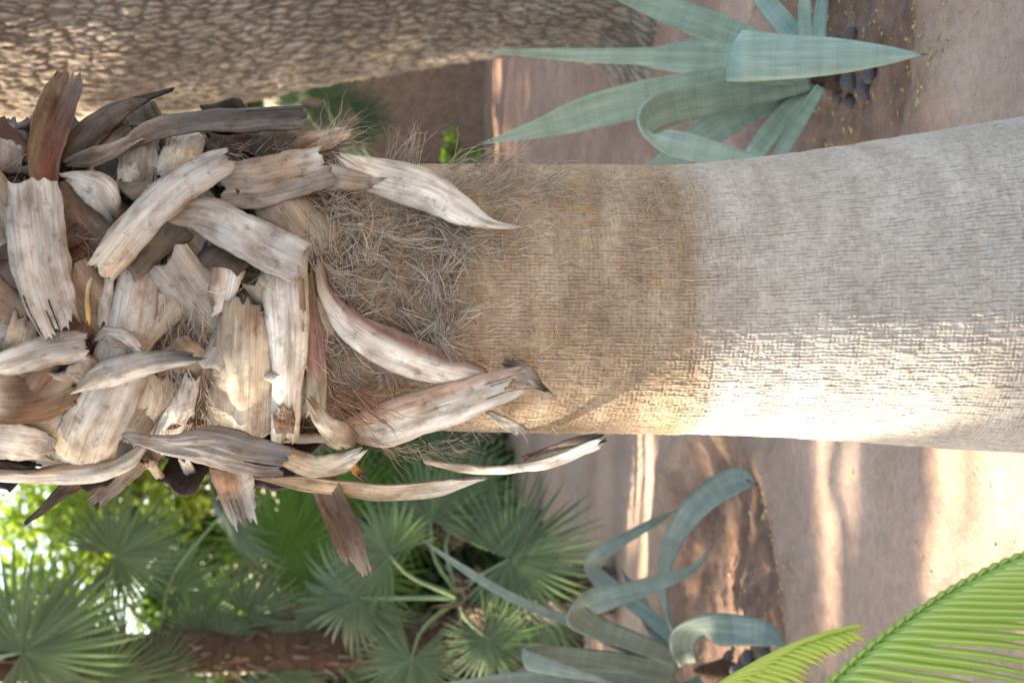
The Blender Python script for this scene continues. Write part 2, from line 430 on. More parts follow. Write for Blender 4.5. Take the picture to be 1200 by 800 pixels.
# ---- ribbons: curved, thick, torn strips
def ribbon(P, wid, nrm, nl=26, na=10, thick=.007, curl=.12, twist=None, jag0=0, jag1=0, splits=0, edge=.06, ridge=.0022, wav=.006, seed=0, fold=0, squash=True):
    rg = np.random.default_rng(seed)
    D = catmull(np.hstack([np.asarray(P, float), np.asarray(wid, float)[:, None], np.asarray(nrm, float),
                           (np.zeros(len(P)) if twist is None else np.asarray(twist, float))[:, None]]), nl+1)
    C, W, N, TW = D[:, :3], np.maximum(D[:, 3], .0015), D[:, 4:7], D[:, 7]
    T = np.gradient(C, axis=0); T /= np.linalg.norm(T, axis=1)[:, None]+1e-9
    X = np.cross(T, N); wgt = np.linalg.norm(X, axis=1)/(np.linalg.norm(N, axis=1)+1e-9); X /= np.linalg.norm(X, axis=1)[:, None]+1e-9
    B = np.zeros_like(T); B[0] = X[0]
    for i in range(1, nl+1):
        q = B[i-1]-T[i]*np.dot(B[i-1], T[i]); q /= np.linalg.norm(q)+1e-9
        x = X[i] if np.dot(X[i], q) >= 0 else -X[i]
        k = .35*wgt[i]**2; q = q*(1-k)+x*k; B[i] = q/(np.linalg.norm(q)+1e-9)
    N = np.cross(B, T)
    ca, sa = np.cos(TW)[:, None], np.sin(TW)[:, None]
    N, B = N*ca+B*sa, B*ca-N*sa
    s = np.linspace(-1, 1, na+1); t = np.linspace(0, 1, nl+1)
    L = np.concatenate([[0], np.cumsum(np.linalg.norm(np.diff(C, axis=0), axis=1))])
    S, TT = np.meshgrid(s, t)
    eL = 1+edge*2*(vnoise(t*9+seed, t*0+1, seed)-.5)+edge*(vnoise(t*26, t*0+5, seed)-.5)
    eR = 1+edge*2*(vnoise(t*9+seed, t*0+8, seed)-.5)+edge*(vnoise(t*26, t*0+9, seed)-.5)
    ew = np.where(S < 0, eL[:, None], eR[:, None])
    lat = S*ew*(W/2)[:, None]
    up = curl*W[:, None]*(1-S**2)+ridge*2*(fbm(S*6+seed+TT*.7, TT*5, seed+3)-.5)+wav*2*(fbm(S*1.2+seed, TT*4, seed+4)-.5)
    up += -fold*W[:, None]*np.abs(S)
    off = np.zeros_like(S)
    if jag1: off += (jag1*(.8*vnoise(s*1.6+seed, s*0, seed+7)+.5*vnoise(s*5+seed, s*0, seed+6)+.3*rg.random(na+1)**2-.85))[None]*sstep(.80, 1, TT)
    if jag0: off -= (jag0*(rg.random(na+1)-.75))[None]*sstep(.28, 0, TT)*0+(jag0*2*(vnoise(s*4+seed, s*0, seed+11)-.5))[None]*(1-sstep(0, .28, TT))
    base = C[:, None]+B[:, None]*lat[..., None]+T[:, None]*off[..., None]
    th = thick*(1-.45*np.abs(S)**6)
    top = base+N[:, None]*(up+th/2)[..., None]; bot = base+N[:, None]*(up-th/2)[..., None]
    n, m_ = nl+1, na+1
    V = np.concatenate([top.reshape(-1, 3), bot.reshape(-1, 3)])
    fq = grid_faces(n, m_); keep = np.ones(len(fq), bool)
    col = np.tile(np.arange(na), nl); row = np.repeat(np.arange(nl), na)
    for _ in range(splits):
        c = rg.integers(1, na-1); r0 = int(nl*rg.uniform(.68, .9)); keep &= ~((col == c) & (row >= r0))
    fq = fq[keep]
    i = np.arange(n-1); j = np.arange(m_-1); o2 = n*m_
    side = [np.stack([i*m_, (i+1)*m_, (i+1)*m_+o2, i*m_+o2], -1),
            np.stack([(i+1)*m_+na, i*m_+na, i*m_+na+o2, (i+1)*m_+na+o2], -1),
            np.stack([j+1, j, j+o2, j+1+o2], -1)]
    if not splits: side.append(np.stack([nl*m_+j, nl*m_+j+1, nl*m_+j+1+o2, nl*m_+j+o2], -1))
    Q = np.concatenate([fq, fq[:, ::-1]+o2]+side)
    uv = np.stack([np.repeat(L, m_), (lat).reshape(-1)+seed*.137], -1)
    uv = np.concatenate([uv, uv])
    return V, Q, uv, np.concatenate([S.ravel(), S.ravel()]), np.concatenate([TT.ravel(), TT.ravel()])

# boot colours; the maroon also stands for shade in the gaps
W_, G_, C_, D_, B_, T_, M_ = (.68, .645, .59), (.30, .285, .27), (.56, .49, .385), (.062, .056, .055), (.15, .085, .055), (.29, .23, .175), (.07, .034, .03)
L_ = (.425, .41, .395)
def boot(pts, cols=(G_, G_, G_), lift=.05, lift1=None, thick=.006, curl=.05, twist=(0, 0), jag=.03, splits=0, side=None, seed=0, nl=26, na=10, wav=.006, face=.5, name='leaf_base', label=None, jag0=.01):
    n = len(pts); P = []; Wd = []; Nn = []
    for i, (x, y, wpx) in enumerate(pts):
        f = i/(n-1); lf = lift if lift1 is None else lift+(lift1-lift)*f
        p = palm_pt(x, y, lf); P.append(p); Wd.append(wpx*mpp(p)*1.04)
        outw = unit([p[0]-palm_cx(p[2]), p[1]-PALM_Y, 0]); toc = unit(CAMP-p)
        Nn.append(unit(outw*(1-face)+toc*face))
    tw = np.linspace(twist[0], twist[1], n)
    na = 26 if splits else (20 if max(q[2] for q in pts) > 20 else na)
    V, Q, uv, S, T = ribbon(P, Wd, Nn, nl, na, thick, curl, tw, jag0, jag, splits, seed=seed, wav=wav*1.3, edge=.05)
    c0, c1, c2 = [np.array(c) for c in cols]
    a = sstep(0, .45, T)[:, None]; b2 = sstep(.55, 1, T)[:, None]
    col = c0*(1-a)+c1*a; col = col*(1-b2)+c2*b2
    if side is not None:
        sg, cs = side; k = sstep(.0, .7, S*sg+.35*(vnoise(T*6, S*2, seed)-.5))[:, None]; col = col*(1-k)+np.array(cs)*k
    nz = fbm(T*5+seed*3.1, S*1.5, seed+50)[:, None]; col = col*(.62+.76*nz)
    ed = sstep(.72, 1.0, np.abs(S)+.25*(vnoise(T*14, S*3+seed, seed)-.5))[:, None]*.4; col = col*(1-ed)+np.array((.14, .105, .08))*ed
    o = obj(name, make_mesh(name, V-PB, Q, uv=uv, col=col), M['boot'], palm)
    if label: o['label'] = label
    return o

# hidden lower layer first: gap-filling stub bases, dark tones also paint recess shade
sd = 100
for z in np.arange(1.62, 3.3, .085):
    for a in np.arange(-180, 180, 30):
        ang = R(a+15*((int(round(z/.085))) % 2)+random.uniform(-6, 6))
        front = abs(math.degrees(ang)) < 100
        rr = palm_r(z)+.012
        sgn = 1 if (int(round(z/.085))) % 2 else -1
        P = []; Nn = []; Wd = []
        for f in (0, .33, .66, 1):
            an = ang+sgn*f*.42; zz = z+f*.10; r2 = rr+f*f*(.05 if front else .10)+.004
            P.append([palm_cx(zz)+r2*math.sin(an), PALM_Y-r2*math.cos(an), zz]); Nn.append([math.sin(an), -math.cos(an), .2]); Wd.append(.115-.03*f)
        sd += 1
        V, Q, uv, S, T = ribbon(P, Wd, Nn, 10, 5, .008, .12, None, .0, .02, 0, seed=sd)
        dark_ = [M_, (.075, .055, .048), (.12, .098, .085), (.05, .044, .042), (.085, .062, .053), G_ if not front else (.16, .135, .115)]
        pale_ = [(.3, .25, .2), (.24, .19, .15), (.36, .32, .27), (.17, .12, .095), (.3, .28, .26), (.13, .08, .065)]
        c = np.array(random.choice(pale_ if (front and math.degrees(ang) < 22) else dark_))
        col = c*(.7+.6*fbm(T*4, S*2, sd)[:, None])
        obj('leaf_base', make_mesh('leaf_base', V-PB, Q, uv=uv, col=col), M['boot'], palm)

BO = []
def b(*a, **k): BO.append((a, k))
# --- lower layer, in picture order from the top of the trunk down
b([(5, 215, 40), (8, 175, 34), (12, 140, 10)], (M_, G_, D_), lift=.03)
b([(-12, 300, 60), (10, 330, 60), (30, 372, 40)], (M_, (.3, .22, .22), G_), lift=.02)
b([(-15, 395, 46), (15, 392, 40), (42, 372, 26)], (G_, G_, T_), lift=.035)
b([(-15, 465, 62), (40, 464, 60), (80, 448, 54)], (C_, B_, T_), lift=.04, side=(1, (.17, .10, .06)))
b([(30, 372, 30), (25, 395, 34), (20, 415, 36)], (T_, C_, T_), lift=.05)
b([(100, 330, 34), (95, 290, 36), (90, 255, 34)], (M_, (.2, .08, .07), M_), lift=.015)
b([(172, 320, 50), (178, 290, 46), (190, 262, 40)], ((.2, .08, .06), M_, M_), lift=.015)
b([(222, 155, 38), (213, 180, 44), (200, 210, 46)], (L_, C_, G_), lift=.035)
b([(172, 152, 28), (168, 180, 34), (162, 225, 36)], (D_, G_, D_), lift=.04, wav=.012, jag=.05, splits=2)
b([(150, 160, 20), (152, 190, 26), (148, 220, 22)], (D_, G_, G_), lift=.045, wav=.012)
b([(240, 166, 22), (290, 168, 24), (345, 163, 20)], ((.1, .07, .07), M_, (.2, .16, .15)), lift=.03)  # dark strip painting the shaded hollow under the dark board
b([(345, 182, 24), (372, 166, 34), (412, 154, 14)], (B_, T_, C_), lift=.04)
b([(206, 275, 30), (222, 320, 44), (230, 370, 44), (240, 432, 28)], (T_, T_, C_), lift=.02, side=(1, (.22, .11, .08)), wav=.012)
b([(196, 330, 24), (200, 380, 30), (196, 440, 24)], (C_, T_, T_), lift=.02, wav=.012)
b([(345, 440, 60), (350, 380, 70), (350, 310, 60)], (M_, (.2, .12, .1), B_), lift=.005)
b([(190, 440, 44), (182, 478, 54), (170, 520, 46)], (T_, C_, W_), lift=.035)
b([(268, 280, 46), (264, 320, 42), (257, 350, 28), (246, 367, 8)], (L_, W_, W_), lift=.045, side=(1, T_))
b([(380, 300, 46), (392, 260, 46), (404, 225, 40)], ((.2, .13, .09), T_, B_), lift=.0, wav=.012)
# --- middle layer
b([(165, 302, 42), (160, 340, 46), (152, 385, 58), (142, 425, 64), (127, 465, 66), (108, 505, 68), (94, 540, 70)], (L_, L_, C_), lift=.045, curl=.14, nl=34, na=12)
b([(128, 318, 12), (124, 345, 16), (121, 376, 14)], (W_, L_, G_), lift=.05)
b([(132, 266, 7), (113, 306, 5), (102, 342, 5), (104, 372, 7)], ((.7, .5, .2), C_, (.6, .42, .16)), lift=.065, na=4, thick=.004)
b([(285, 352, 40), (285, 390, 60), (284, 440, 70), (283, 512, 76)], (T_, C_, W_), lift=.05, curl=.16, wav=.012, side=(1, T_), na=14)
b([(332, 300, 54), (335, 345, 52), (338, 400, 44), (336, 450, 34), (334, 515, 32)], (L_, W_, W_), lift=.06, curl=.14)
b([(358, 318, 16), (364, 370, 20), (370, 425, 24), (371, 485, 22)], (B_, (.27, .16, .15), (.5, .48, .3)), lift=.045)
b([(350, 325, 12), (352, 380, 14), (355, 440, 12)], (T_, T_, C_), lift=.065, na=4)
b([(332, 478, 20), (333, 492, 24), (334, 508, 20)], (T_, B_, T_), lift=.075, jag=.01)
b([(226, 440, 18), (217, 470, 26), (204, 500, 38), (196, 524, 34)], (L_, W_, W_), lift=.05)
b([(236, 420, 20), (240, 470, 22), (242, 520, 20)], (T_, B_, T_), lift=.035)
b([(-15, 512, 54), (25, 518, 46), (62, 526, 30)], (L_, W_, G_), lift=.06)
b([(262, 216, 54), (300, 214, 60), (340, 205, 58), (388, 193, 48)], (G_, T_, L_), lift=.06, jag=.03, side=(1, G_), na=14)
b([(383, 207, 34), (420, 212, 22), (453, 211, 3)], (G_, T_, G_), lift=.05)
# --- dark pieces at the upper silhouette
b([(52, 218, 28), (52, 180, 36), (60, 145, 44), (73, 108, 40), (84, 78, 26)], ((.13, .04, .025), (.10, .055, .04), (.2, .14, .10)), lift=.07, lift1=.12, curl=-.25, jag=.16, splits=2, side=(-1, (.2, .15, .11)), na=12)
b([(72, 192, 30), (105, 156, 34), (140, 128, 24), (170, 117, 12), (202, 107, 3)], (D_, (.10, .082, .082), D_), lift=.05, lift1=.08, curl=.12)
b([(70, 195, 22), (110, 172, 30), (152, 150, 10)], (D_, (.15, .12, .12), D_), lift=.04)
b([(20, 190, 34), (26, 160, 30), (38, 138, 12)], (M_, (.07, .05, .05), D_), lift=.02)
b([(80, 193, 14), (110, 184, 22), (140, 172, 18), (178, 155, 6)], (D_, (.22, .2, .19), G_), lift=.065, wav=.01)
b([(138, 174, 8), (180, 152, 26), (230, 143, 31), (290, 140, 33), (357, 136, 30)], ((.2, .15, .12), (.105, .098, .097), (.07, .066, .068)), lift=.06, lift1=.09, curl=.15, jag=.03, splits=1, side=(1, (.17, .16, .155)))
# --- upper layer, pale crossing boards
b([(74, 207, 8), (95, 213, 28), (118, 226, 42), (135, 258, 10)], (G_, L_, D_), lift=.08, curl=.12)
b([(38, 212, 56), (42, 255, 64), (48, 310, 64), (58, 350, 56), (72, 388, 46)], (L_, L_, L_), lift=.10, lift1=.09, curl=.08, splits=3, jag=.04, na=14, nl=32)
b([(118, 318, 34), (140, 290, 42), (165, 260, 42), (200, 228, 42), (235, 203, 40), (272, 186, 30)], (C_, L_, L_), lift=.07, lift1=.12, jag=.02, curl=.16, nl=32)
b([(196, 248, 26), (240, 252, 44), (280, 272, 50), (320, 293, 51), (353, 308, 50)], (T_, L_, L_), lift=.07, lift1=.10, jag=.012, na=14)
b([(-15, 432, 14), (20, 422, 32), (60, 410, 38), (106, 404, 34)], (W_, G_, G_), lift=.08, side=(1, L_), curl=.12)
b([(124, 388, 8), (148, 394, 15), (168, 416, 10)], (G_, L_, L_), lift=.085)
b([(86, 457, 6), (120, 440, 30), (160, 428, 30), (200, 421, 20), (230, 420, 12)], (T_, G_, D_), lift=.075, lift1=.10, curl=.15, side=(1, W_))
b([(148, 512, 12), (200, 522, 26), (250, 524, 50), (300, 535, 48), (337, 541, 38)], (G_, (.2, .185, .178), (.135, .125, .127)), lift=.08, lift1=.10, splits=1)
# --- lower silhouette
b([(-15, 556, 16), (30, 558, 20), (70, 556, 26), (115, 553, 24), (150, 540, 18), (172, 517, 10)], (W_, W_, G_), lift=.07, side=(-1, T_), curl=.12)
b([(-15, 543, 12), (15, 547, 14), (45, 549, 8)], (D_, D_, D_), lift=.05)
b([(94, 560, 24), (70, 580, 18), (50, 598, 11), (36, 609, 3)], (B_, D_, D_), lift=.05)
b([(160, 542, 30), (135, 565, 28), (108, 590, 18)], (B_, (.25, .19, .16), G_), lift=.05, curl=-.15)
b([(172, 540, 14), (182, 552, 12), (196, 566, 4)], (T_, C_, T_), lift=.05)
b([(215, 540, 12), (225, 556, 14), (228, 570, 6)], (W_, L_, T_), lift=.05)
b([(270, 545, 50), (277, 575, 42), (287, 606, 34)], (B_, (.36, .22, .15), L_), lift=.05, jag=.05, splits=2, side=(-1, L_))
b([(376, 556, 32), (392, 595, 36), (408, 630, 36), (421, 668, 30)], (T_, B_, T_), lift=.05, jag=.05, splits=1, curl=-.18)
b([(300, 560, 6), (350, 566, 18), (400, 573, 23), (450, 578, 26), (510, 572, 26), (564, 561, 6)], (T_, C_, L_), lift=.08, lift1=.06, curl=-.2, nl=34)
b([(500, 541, 6), (545, 549, 16), (590, 551, 14), (640, 542, 14), (690, 524, 14), (702, 520, 8)], (C_, W_, W_), lift=.03, lift1=.06, curl=.1, nl=34)
b([(615, 537, 6), (660, 522, 14), (704, 514, 14)], (B_, (.2, .13, .1), D_), lift=.02, lift1=.05)  # brown strip, darkened to stand for the shaded inner face
b([(408, 540, 10), (418, 552, 12), (428, 562, 6)], ((.5, .22, .07), (.5, .24, .08), T_), lift=.03)
b([(330, 532, 24), (365, 546, 30), (400, 541, 28), (424, 527, 5)], (T_, C_, W_), lift=.08, curl=.15)
b([(362, 468, 6), (376, 490, 20), (398, 510, 34), (412, 520, 26)], (T_, C_, T_), lift=.09, curl=.18, wav=.012)
# --- right end of the skirt
b([(372, 306, 9), (382, 345, 18), (410, 380, 34), (450, 405, 46), (500, 425, 44), (562, 441, 22)], (T_, W_, W_), lift=.04, lift1=.04, curl=.15, side=(-1, (.27, .17, .15)), nl=34, na=12)
b([(398, 506, 26), (440, 500, 52), (490, 485, 53), (540, 469, 48), (598, 449, 36)], (T_, W_, W_), lift=.05, lift1=.06, jag=.07, splits=4, side=(-1, (.4, .28, .22)), na=16, nl=34)
b([(572, 484, 8), (592, 495, 14), (613, 507, 12)], (L_, W_, L_), lift=.02)
b([(592, 428, 12), (614, 440, 26), (639, 457, 3)], (D_, (.3, .27, .25), D_), lift=.02)
b([(398, 184, 8), (425, 200, 36), (470, 213, 47), (505, 226, 49), (540, 246, 37), (575, 262, 14), (612, 267, 4)], (C_, W_, W_), lift=.05, lift1=.04, curl=.15, twist=(.3, -.3), nl=34, wav=.004)
for i, (a, k) in enumerate(BO): boot(*a, seed=i+1, **k)

# ---- fibres: one tangled mat, uncountable
def fibres(name, N, sampler, length, rad, mat, curve=1.2, lift=.3, seed=0, parent=palm, org=PB):
    rg = np.random.default_rng(seed); S = 7
    P0 = np.zeros((N, 3)); D0 = np.zeros((N, 3)); O = np.zeros((N, 3))
    for i in range(N):
        p, d = sampler(rg); P0[i] = p; D0[i] = unit(d)
        O[i] = unit([p[0]-palm_cx(p[2]), p[1]-PALM_Y, 0])
    L = length*rg.uniform(.4, 1.3, N)
    k1 = rg.normal(0, curve, (N, 3))
    t = np.linspace(0, 1, S)
    pts = P0[:, None]+L[:, None, None]*(D0[:, None]*t[None, :, None]+.5*k1[:, None]*(t**2)[None, :, None]*.6+O[:, None]*(lift*np.sin(t*math.pi*.8))[None, :, None])
    pts += rg.normal(0, .03, pts.shape)*L[:, None, None]*t[None, :, None]
    T = unit(np.array([.3, .2, 1]))
    tang = np.gradient(pts, axis=1); tang /= np.linalg.norm(tang, axis=2)[..., None]+1e-9
    A = np.cross(tang, unit([.37, .6, .71])); A /= np.linalg.norm(A, axis=2)[..., None]+1e-9; B = np.cross(tang, A)
    rr = (rad*rg.uniform(.5, 1.4, N))[:, None]*(1-.75*t**2)[None]
    th = np.array([0, 2.094, 4.189])
    V = pts[:, :, None]+(A[:, :, None]*np.cos(th)[None, None, :, None]+B[:, :, None]*np.sin(th)[None, None, :, None])*rr[:, :, None, None]
    V = V.reshape(-1, 3)-org
    q = grid_faces(S, 3, closed=True)
    Q = (q[None]+(np.arange(N)*S*3)[:, None, None]).reshape(-1, 4)
    o = obj(name, make_mesh(name, V, Q), mat, parent); o['kind'] = 'stuff'
    return o
def px_sampler(regions, lift=(0, .03)):
    wts = np.array([r[4] for r in regions], float); wts /= wts.sum()
    def f(rg):
        r = regions[rg.choice(len(regions), p=wts)]
        x = rg.uniform(r[0], r[2]); y = rg.uniform(r[1], r[3]); p = palm_pt(x, y, rg.uniform(*lift))
        a = r[5]+rg.normal(0, r[6])              # picture angle, 0 = towards image right
        d = -UPV*math.cos(a)-RGT*math.sin(a)
        return p, d
    return f
R0 = [(370, 240, 550, 420, 10, .3, 1.6), (440, 225, 620, 300, 3, .1, .8), (360, 330, 420, 480, 4, 1.2, .7), (420, 440, 560, 500, 2, .3, .8), (440, 515, 540, 536, 1, .2, .4)]
fibres('fibre_mat', 1700, px_sampler(R0, (-.004, .016)), .045, .00065, M['fibre'], 1.2, .10, 1)
# tufts: strands that leave one spot together
rgt = np.random.default_rng(77); tufts = []
for _ in range(46):
    x = rgt.uniform(372, 545); y = rgt.uniform(235, 425); a_ = rgt.normal(.5, 1.3)
    tufts.append((x-5, y-5, x+5, y+5, 1, a_, .28))
for (x, y, a_) in ((385, 165, -.5), (388, 170, -.2), (395, 160, -.7), (378, 175, -1.0), (392, 178, -.3), (455, 186, -1.2), (470, 190, -1.0), (485, 193, -1.3), (560, 192, -.3), (590, 196, -.5), (530, 190, -.4),
                   (365, 300, 1.4), (370, 270, 1.2), (362, 330, 1.5), (375, 360, 1.0), (520, 270, .6), (545, 300, 2.4)):
    tufts.append((x-7, y-3, x+7, y+10, .9, a_, .3))
fibres('fibre_mat', 1500, px_sampler(tufts, (.0, .022)), .065, .0007, M['fibre'], .6, .2, 6)
R1 = [(370, 240, 545, 430, 5, .6, 2.0), (80, 220, 360, 500, 7, 1.5, 1.2), (0, 200, 130, 330, 4, 1.0, 2), (140, 160, 260, 220, 3, 1.2, 1)]
fibres('fibre_mat', 1900, px_sampler(R1, (-.003, .016)), .06, .0009, M['fibre_dark'], 1.2, .06, 2)
R2 = [(190, 300, 240, 440, 5, 1.4, .3), (360, 240, 378, 440, 5, 1.3, .4), (255, 345, 315, 372, 3, 1.2, .9), (135, 155, 185, 215, 3, 1.4, .4), (180, 440, 250, 490, 2, 1.3, .6)]
fibres('fibre_mat', 620, px_sampler(R2, (.01, .04)), .06, .0009, M['fibre'], .7, .12, 3)
R3 = [(530, 200, 800, 505, 1, .1, .6), (520, 194, 660, 230, 1, -.2, .5)]
fibres('fibre_mat', 800, px_sampler(R3, (.000, .004)), .04, .0006, M['fibre'], .6, .08, 4)
R5 = [(75, 225, 135, 345, 4, 1.4, .9), (180, 290, 245, 440, 4, 1.45, .35), (138, 150, 190, 218, 3, 1.4, .4), (250, 340, 320, 378, 2, 1.2, .8), (0, 330, 60, 385, 2, .8, .8), (180, 430, 250, 505, 3, 1.3, .6), (240, 160, 345, 182, 2, .1, .6), (345, 165, 400, 240, 3, .8, .7), (0, 195, 40, 215, 1, 1, 1), (370, 250, 420, 350, 3, 1.3, .6)]
fibres('fibre_mat', 2300, px_sampler(R5, (.004, .034)), .05, .00065, M['fibre'], .8, .07, 8)
fibres('fibre_mat', 1300, px_sampler([(60, 200, 360, 500, 1, 1.3, .8)], (.004, .028)), .055, .0007, M['fibre_dark'], .8, .05, 9)
R4 = [(380, 455, 430, 492, 1, .2, .5)]
fibres('fibre_mat', 160, px_sampler(R4, (.01, .04)), .08, .0009, mat_fibre('red_fibre', (.2, .09, .06), (.42, .25, .17)), .8, .2, 5)

# ------------------------------------------------------------------ fan leaf (shared by the small palms and the tall palm's crown)
def fan_mesh(name, Rm=.5, nseg=38, spread=290, split=.45, droop=.25, seed=0, vfold=.6):
    rg = np.random.default_rng(seed); V = []; Q = []; uv = []
    dth = R(spread)/nseg; rows = [0.02, .2, .4, .55, .7, .85, 1.0]
    for k in range(nseg):
        th = -R(spread)/2+dth*(k+.5)+rg.normal(0, .012)
        Ls = Rm*(.72+.28*math.cos(th*.55))*rg.uniform(.9, 1.06); b0 = len(V); bend = rg.normal(0, .06); dr = droop*rg.uniform(.6, 1.5)
        for r in rows:
            rad = r*Ls; hw = min(rad, Ls*split)*math.tan(dth/2)*1.02
            if r > split: hw *= max(.03, 1-((r-split)/(1-split))**1.4)
            thr = th+bend*max(0, r-split)
            c = np.array([math.cos(thr), math.sin(thr), 0]); p = np.array([-math.sin(thr), math.cos(thr), 0])
            z = -dr*Rm*max(0, r-.25)**2*1.4
            for s_ in (-1, 0, 1):
                V.append(c*rad+p*hw*s_+np.array([0, 0, z+(0 if s_ else -hw*vfold*2)])); uv.append((rad, s_*hw+k*.05))
        for i in range(len(rows)-1):
            for j in range(2):
                a = b0+i*3+j; Q.append((a, a+1, a+4, a+3))
    return make_mesh(name, np.array(V), np.array(Q), uv=np.array(uv), smooth=False)
FANS = [fan_mesh('fan_leaf', seed=i, spread=sp, droop=dr, nseg=ns) for i, (sp, dr, ns) in enumerate(((300, .15, 44), (260, .35, 38), (310, .5, 40)))]
for f in FANS: f.materials.append(M['fan'])
FANG = [f.copy() for f in FANS]
for f in FANG: f.materials.clear(); f.materials.append(M['fan_green'])
FAND = [f.copy() for f in FANS]
for f in FAND: f.materials.clear(); f.materials.append(M['fan_dark'])
def frame(o, xdir, zdir):
    x = unit(xdir); z = unit(np.asarray(zdir)-x*np.dot(zdir, x)); y = np.cross(z, x)
    mm = Matrix.Identity(4)
    for i in range(3): mm[i][0], mm[i][1], mm[i][2], mm[i][3] = x[i], y[i], z[i], o[i]
    return mm
def add_frond(parent, base, heart, hub, xdir, zdir, rad, me, name='fan_leaf', pet=True):
    mw = frame(np.asarray(hub)-base, xdir, zdir) @ Matrix.Scale(rad/.5, 4)
    o = bpy.data.objects.new(name, me); COL.objects.link(o); o.parent = parent; o.matrix_basis = mw
    if pet:
        h0 = np.asarray(heart, float)-base; h1 = np.asarray(hub, float)-base; md = (h0+h1)/2+np.array([0, 0, .12*np.linalg.norm(h1-h0)])
        C = catmull([h0, md, h1], 7); V, Q, T = tube(C, np.linspace(.014, .006, 7), 5)
        inv = np.array(mw.inverted()); V = V@inv[:3, :3].T+inv[:3, 3]
        obj('petiole', make_mesh('petiole', V, Q, T), M['petiole'], o)
    return o
def img_dir(dx, dy, dep=0.0):             # picture direction -> world, dep > 0 goes away from the camera
    return -UPV*dx-RGT*dy+FWD*dep

# crown of the tall palm, above the picture
for i in range(15):
    a = i*2.4; el = .1+.5*((i*37) % 10)/10
    h = np.array([.12, 3.0, 3.5]); d = np.array([math.cos(a)*math.cos(el), math.sin(a)*math.cos(el), math.sin(el)])
    add_frond(palm, PB, h, h+d*.95, d+np.array([0, 0, -.3]), np.array([-d[0]*.3, -d[1]*.3, 1]), .75, FANG[i % 3])

# ------------------------------------------------------------------ thick barked tree on the right
def tree_trunk():
    # left silhouette in the picture -> centre line; radius from the flare
    xs = np.array([-700, -300, -60, 60, 160, 240, 300, 350, 420, 500, 560, 620, 680, 715, 742, 765])
    ys = np.array([150, 142, 140, 139, 134, 126, 116, 103, 89, 76, 66, 58, 54, 56, 64, 80])
    zs = []; xe = []
    for x, y in zip(xs, ys):
        p = at_y(x, y, TREE[1]); zs.append(p[2]); xe.append(p[0])
    zs, xe = np.array(zs[::-1]), np.array(xe[::-1])
    rad = .46+.10*np.exp(-np.maximum(zs, 0)/.25)
    cx = xe+.46
    na_ = 420; th = np.radians(np.concatenate([np.linspace(-140, 40, na_), np.linspace(40, 220, 50)[1:-1]]))
    Z1 = np.concatenate([np.arange(-.25, 3.3, .0085), np.linspace(3.32, 6.2, 90)])
    TH, Z = np.meshgrid(th, Z1, indexing='xy')
    zc = np.maximum(Z, zs[0])
    ce = np.interp(Z, zs, cx); re = np.interp(Z, zs, rad); re = re*np.where(Z > 4, 1-.12*(Z-4)/2, 1)
    base = np.maximum(0, 1-np.maximum(Z, 0)/.35)
    re = re+.10*base**2*(1+.9*np.cos(5*TH+1))
    arc = TH*.46
    wx = arc+.03*(fbm(arc*7, Z*4, 2)-.5); wz = Z+.05*(fbm(arc*5, Z*5, 12)-.5)+.015*np.sin(arc*40)
    wx = wx+.045*(fbm(arc*16, Z*8, 33)-.5); wz = wz+.05*(fbm(arc*18, Z*9, 34)-.5)
    f1, f2, c1 = worley(wx/.022, wz/.095, 15, 1.0); e1 = sstep(-.05, .55, (f2-f1)+.5*(fbm(arc*60, Z*35, 35)-.5))
    g1, g2, c2 = worley(wx/.012, wz/.04, 16, 1.0); e2 = sstep(0, .6, (g2-g1)+.5*(fbm(arc*90, Z*60, 36)-.5))
    h = .014*e1*(.35+.9*c1)+.006*e2*(.3+c2)+.008*fbm(arc*50, Z*25, 37)+.03*(fbm(arc*3, Z*1.5, 61)-.5)
    rr = re+h-.01
    V = np.stack([ce+rr*np.sin(TH), TREE[1]-rr*np.cos(TH), Z], -1).reshape(-1, 3)
    return V, grid_faces(len(Z1), len(th), closed=True), (e1*(.45+.55*e2)).ravel(), ce[-1, 0], cx[2]
V, Q, groove, topx, basex = tree_trunk()
TB = np.array([basex, TREE[1], 0])
btree = empty('barked_tree', TB, 'massive old tree trunk with flaky grey brown bark beside the pale agave', 'tree')
obj('trunk', make_mesh('tree_trunk', V-TB, Q, attr={'groove': groove}), M['bark'], btree)

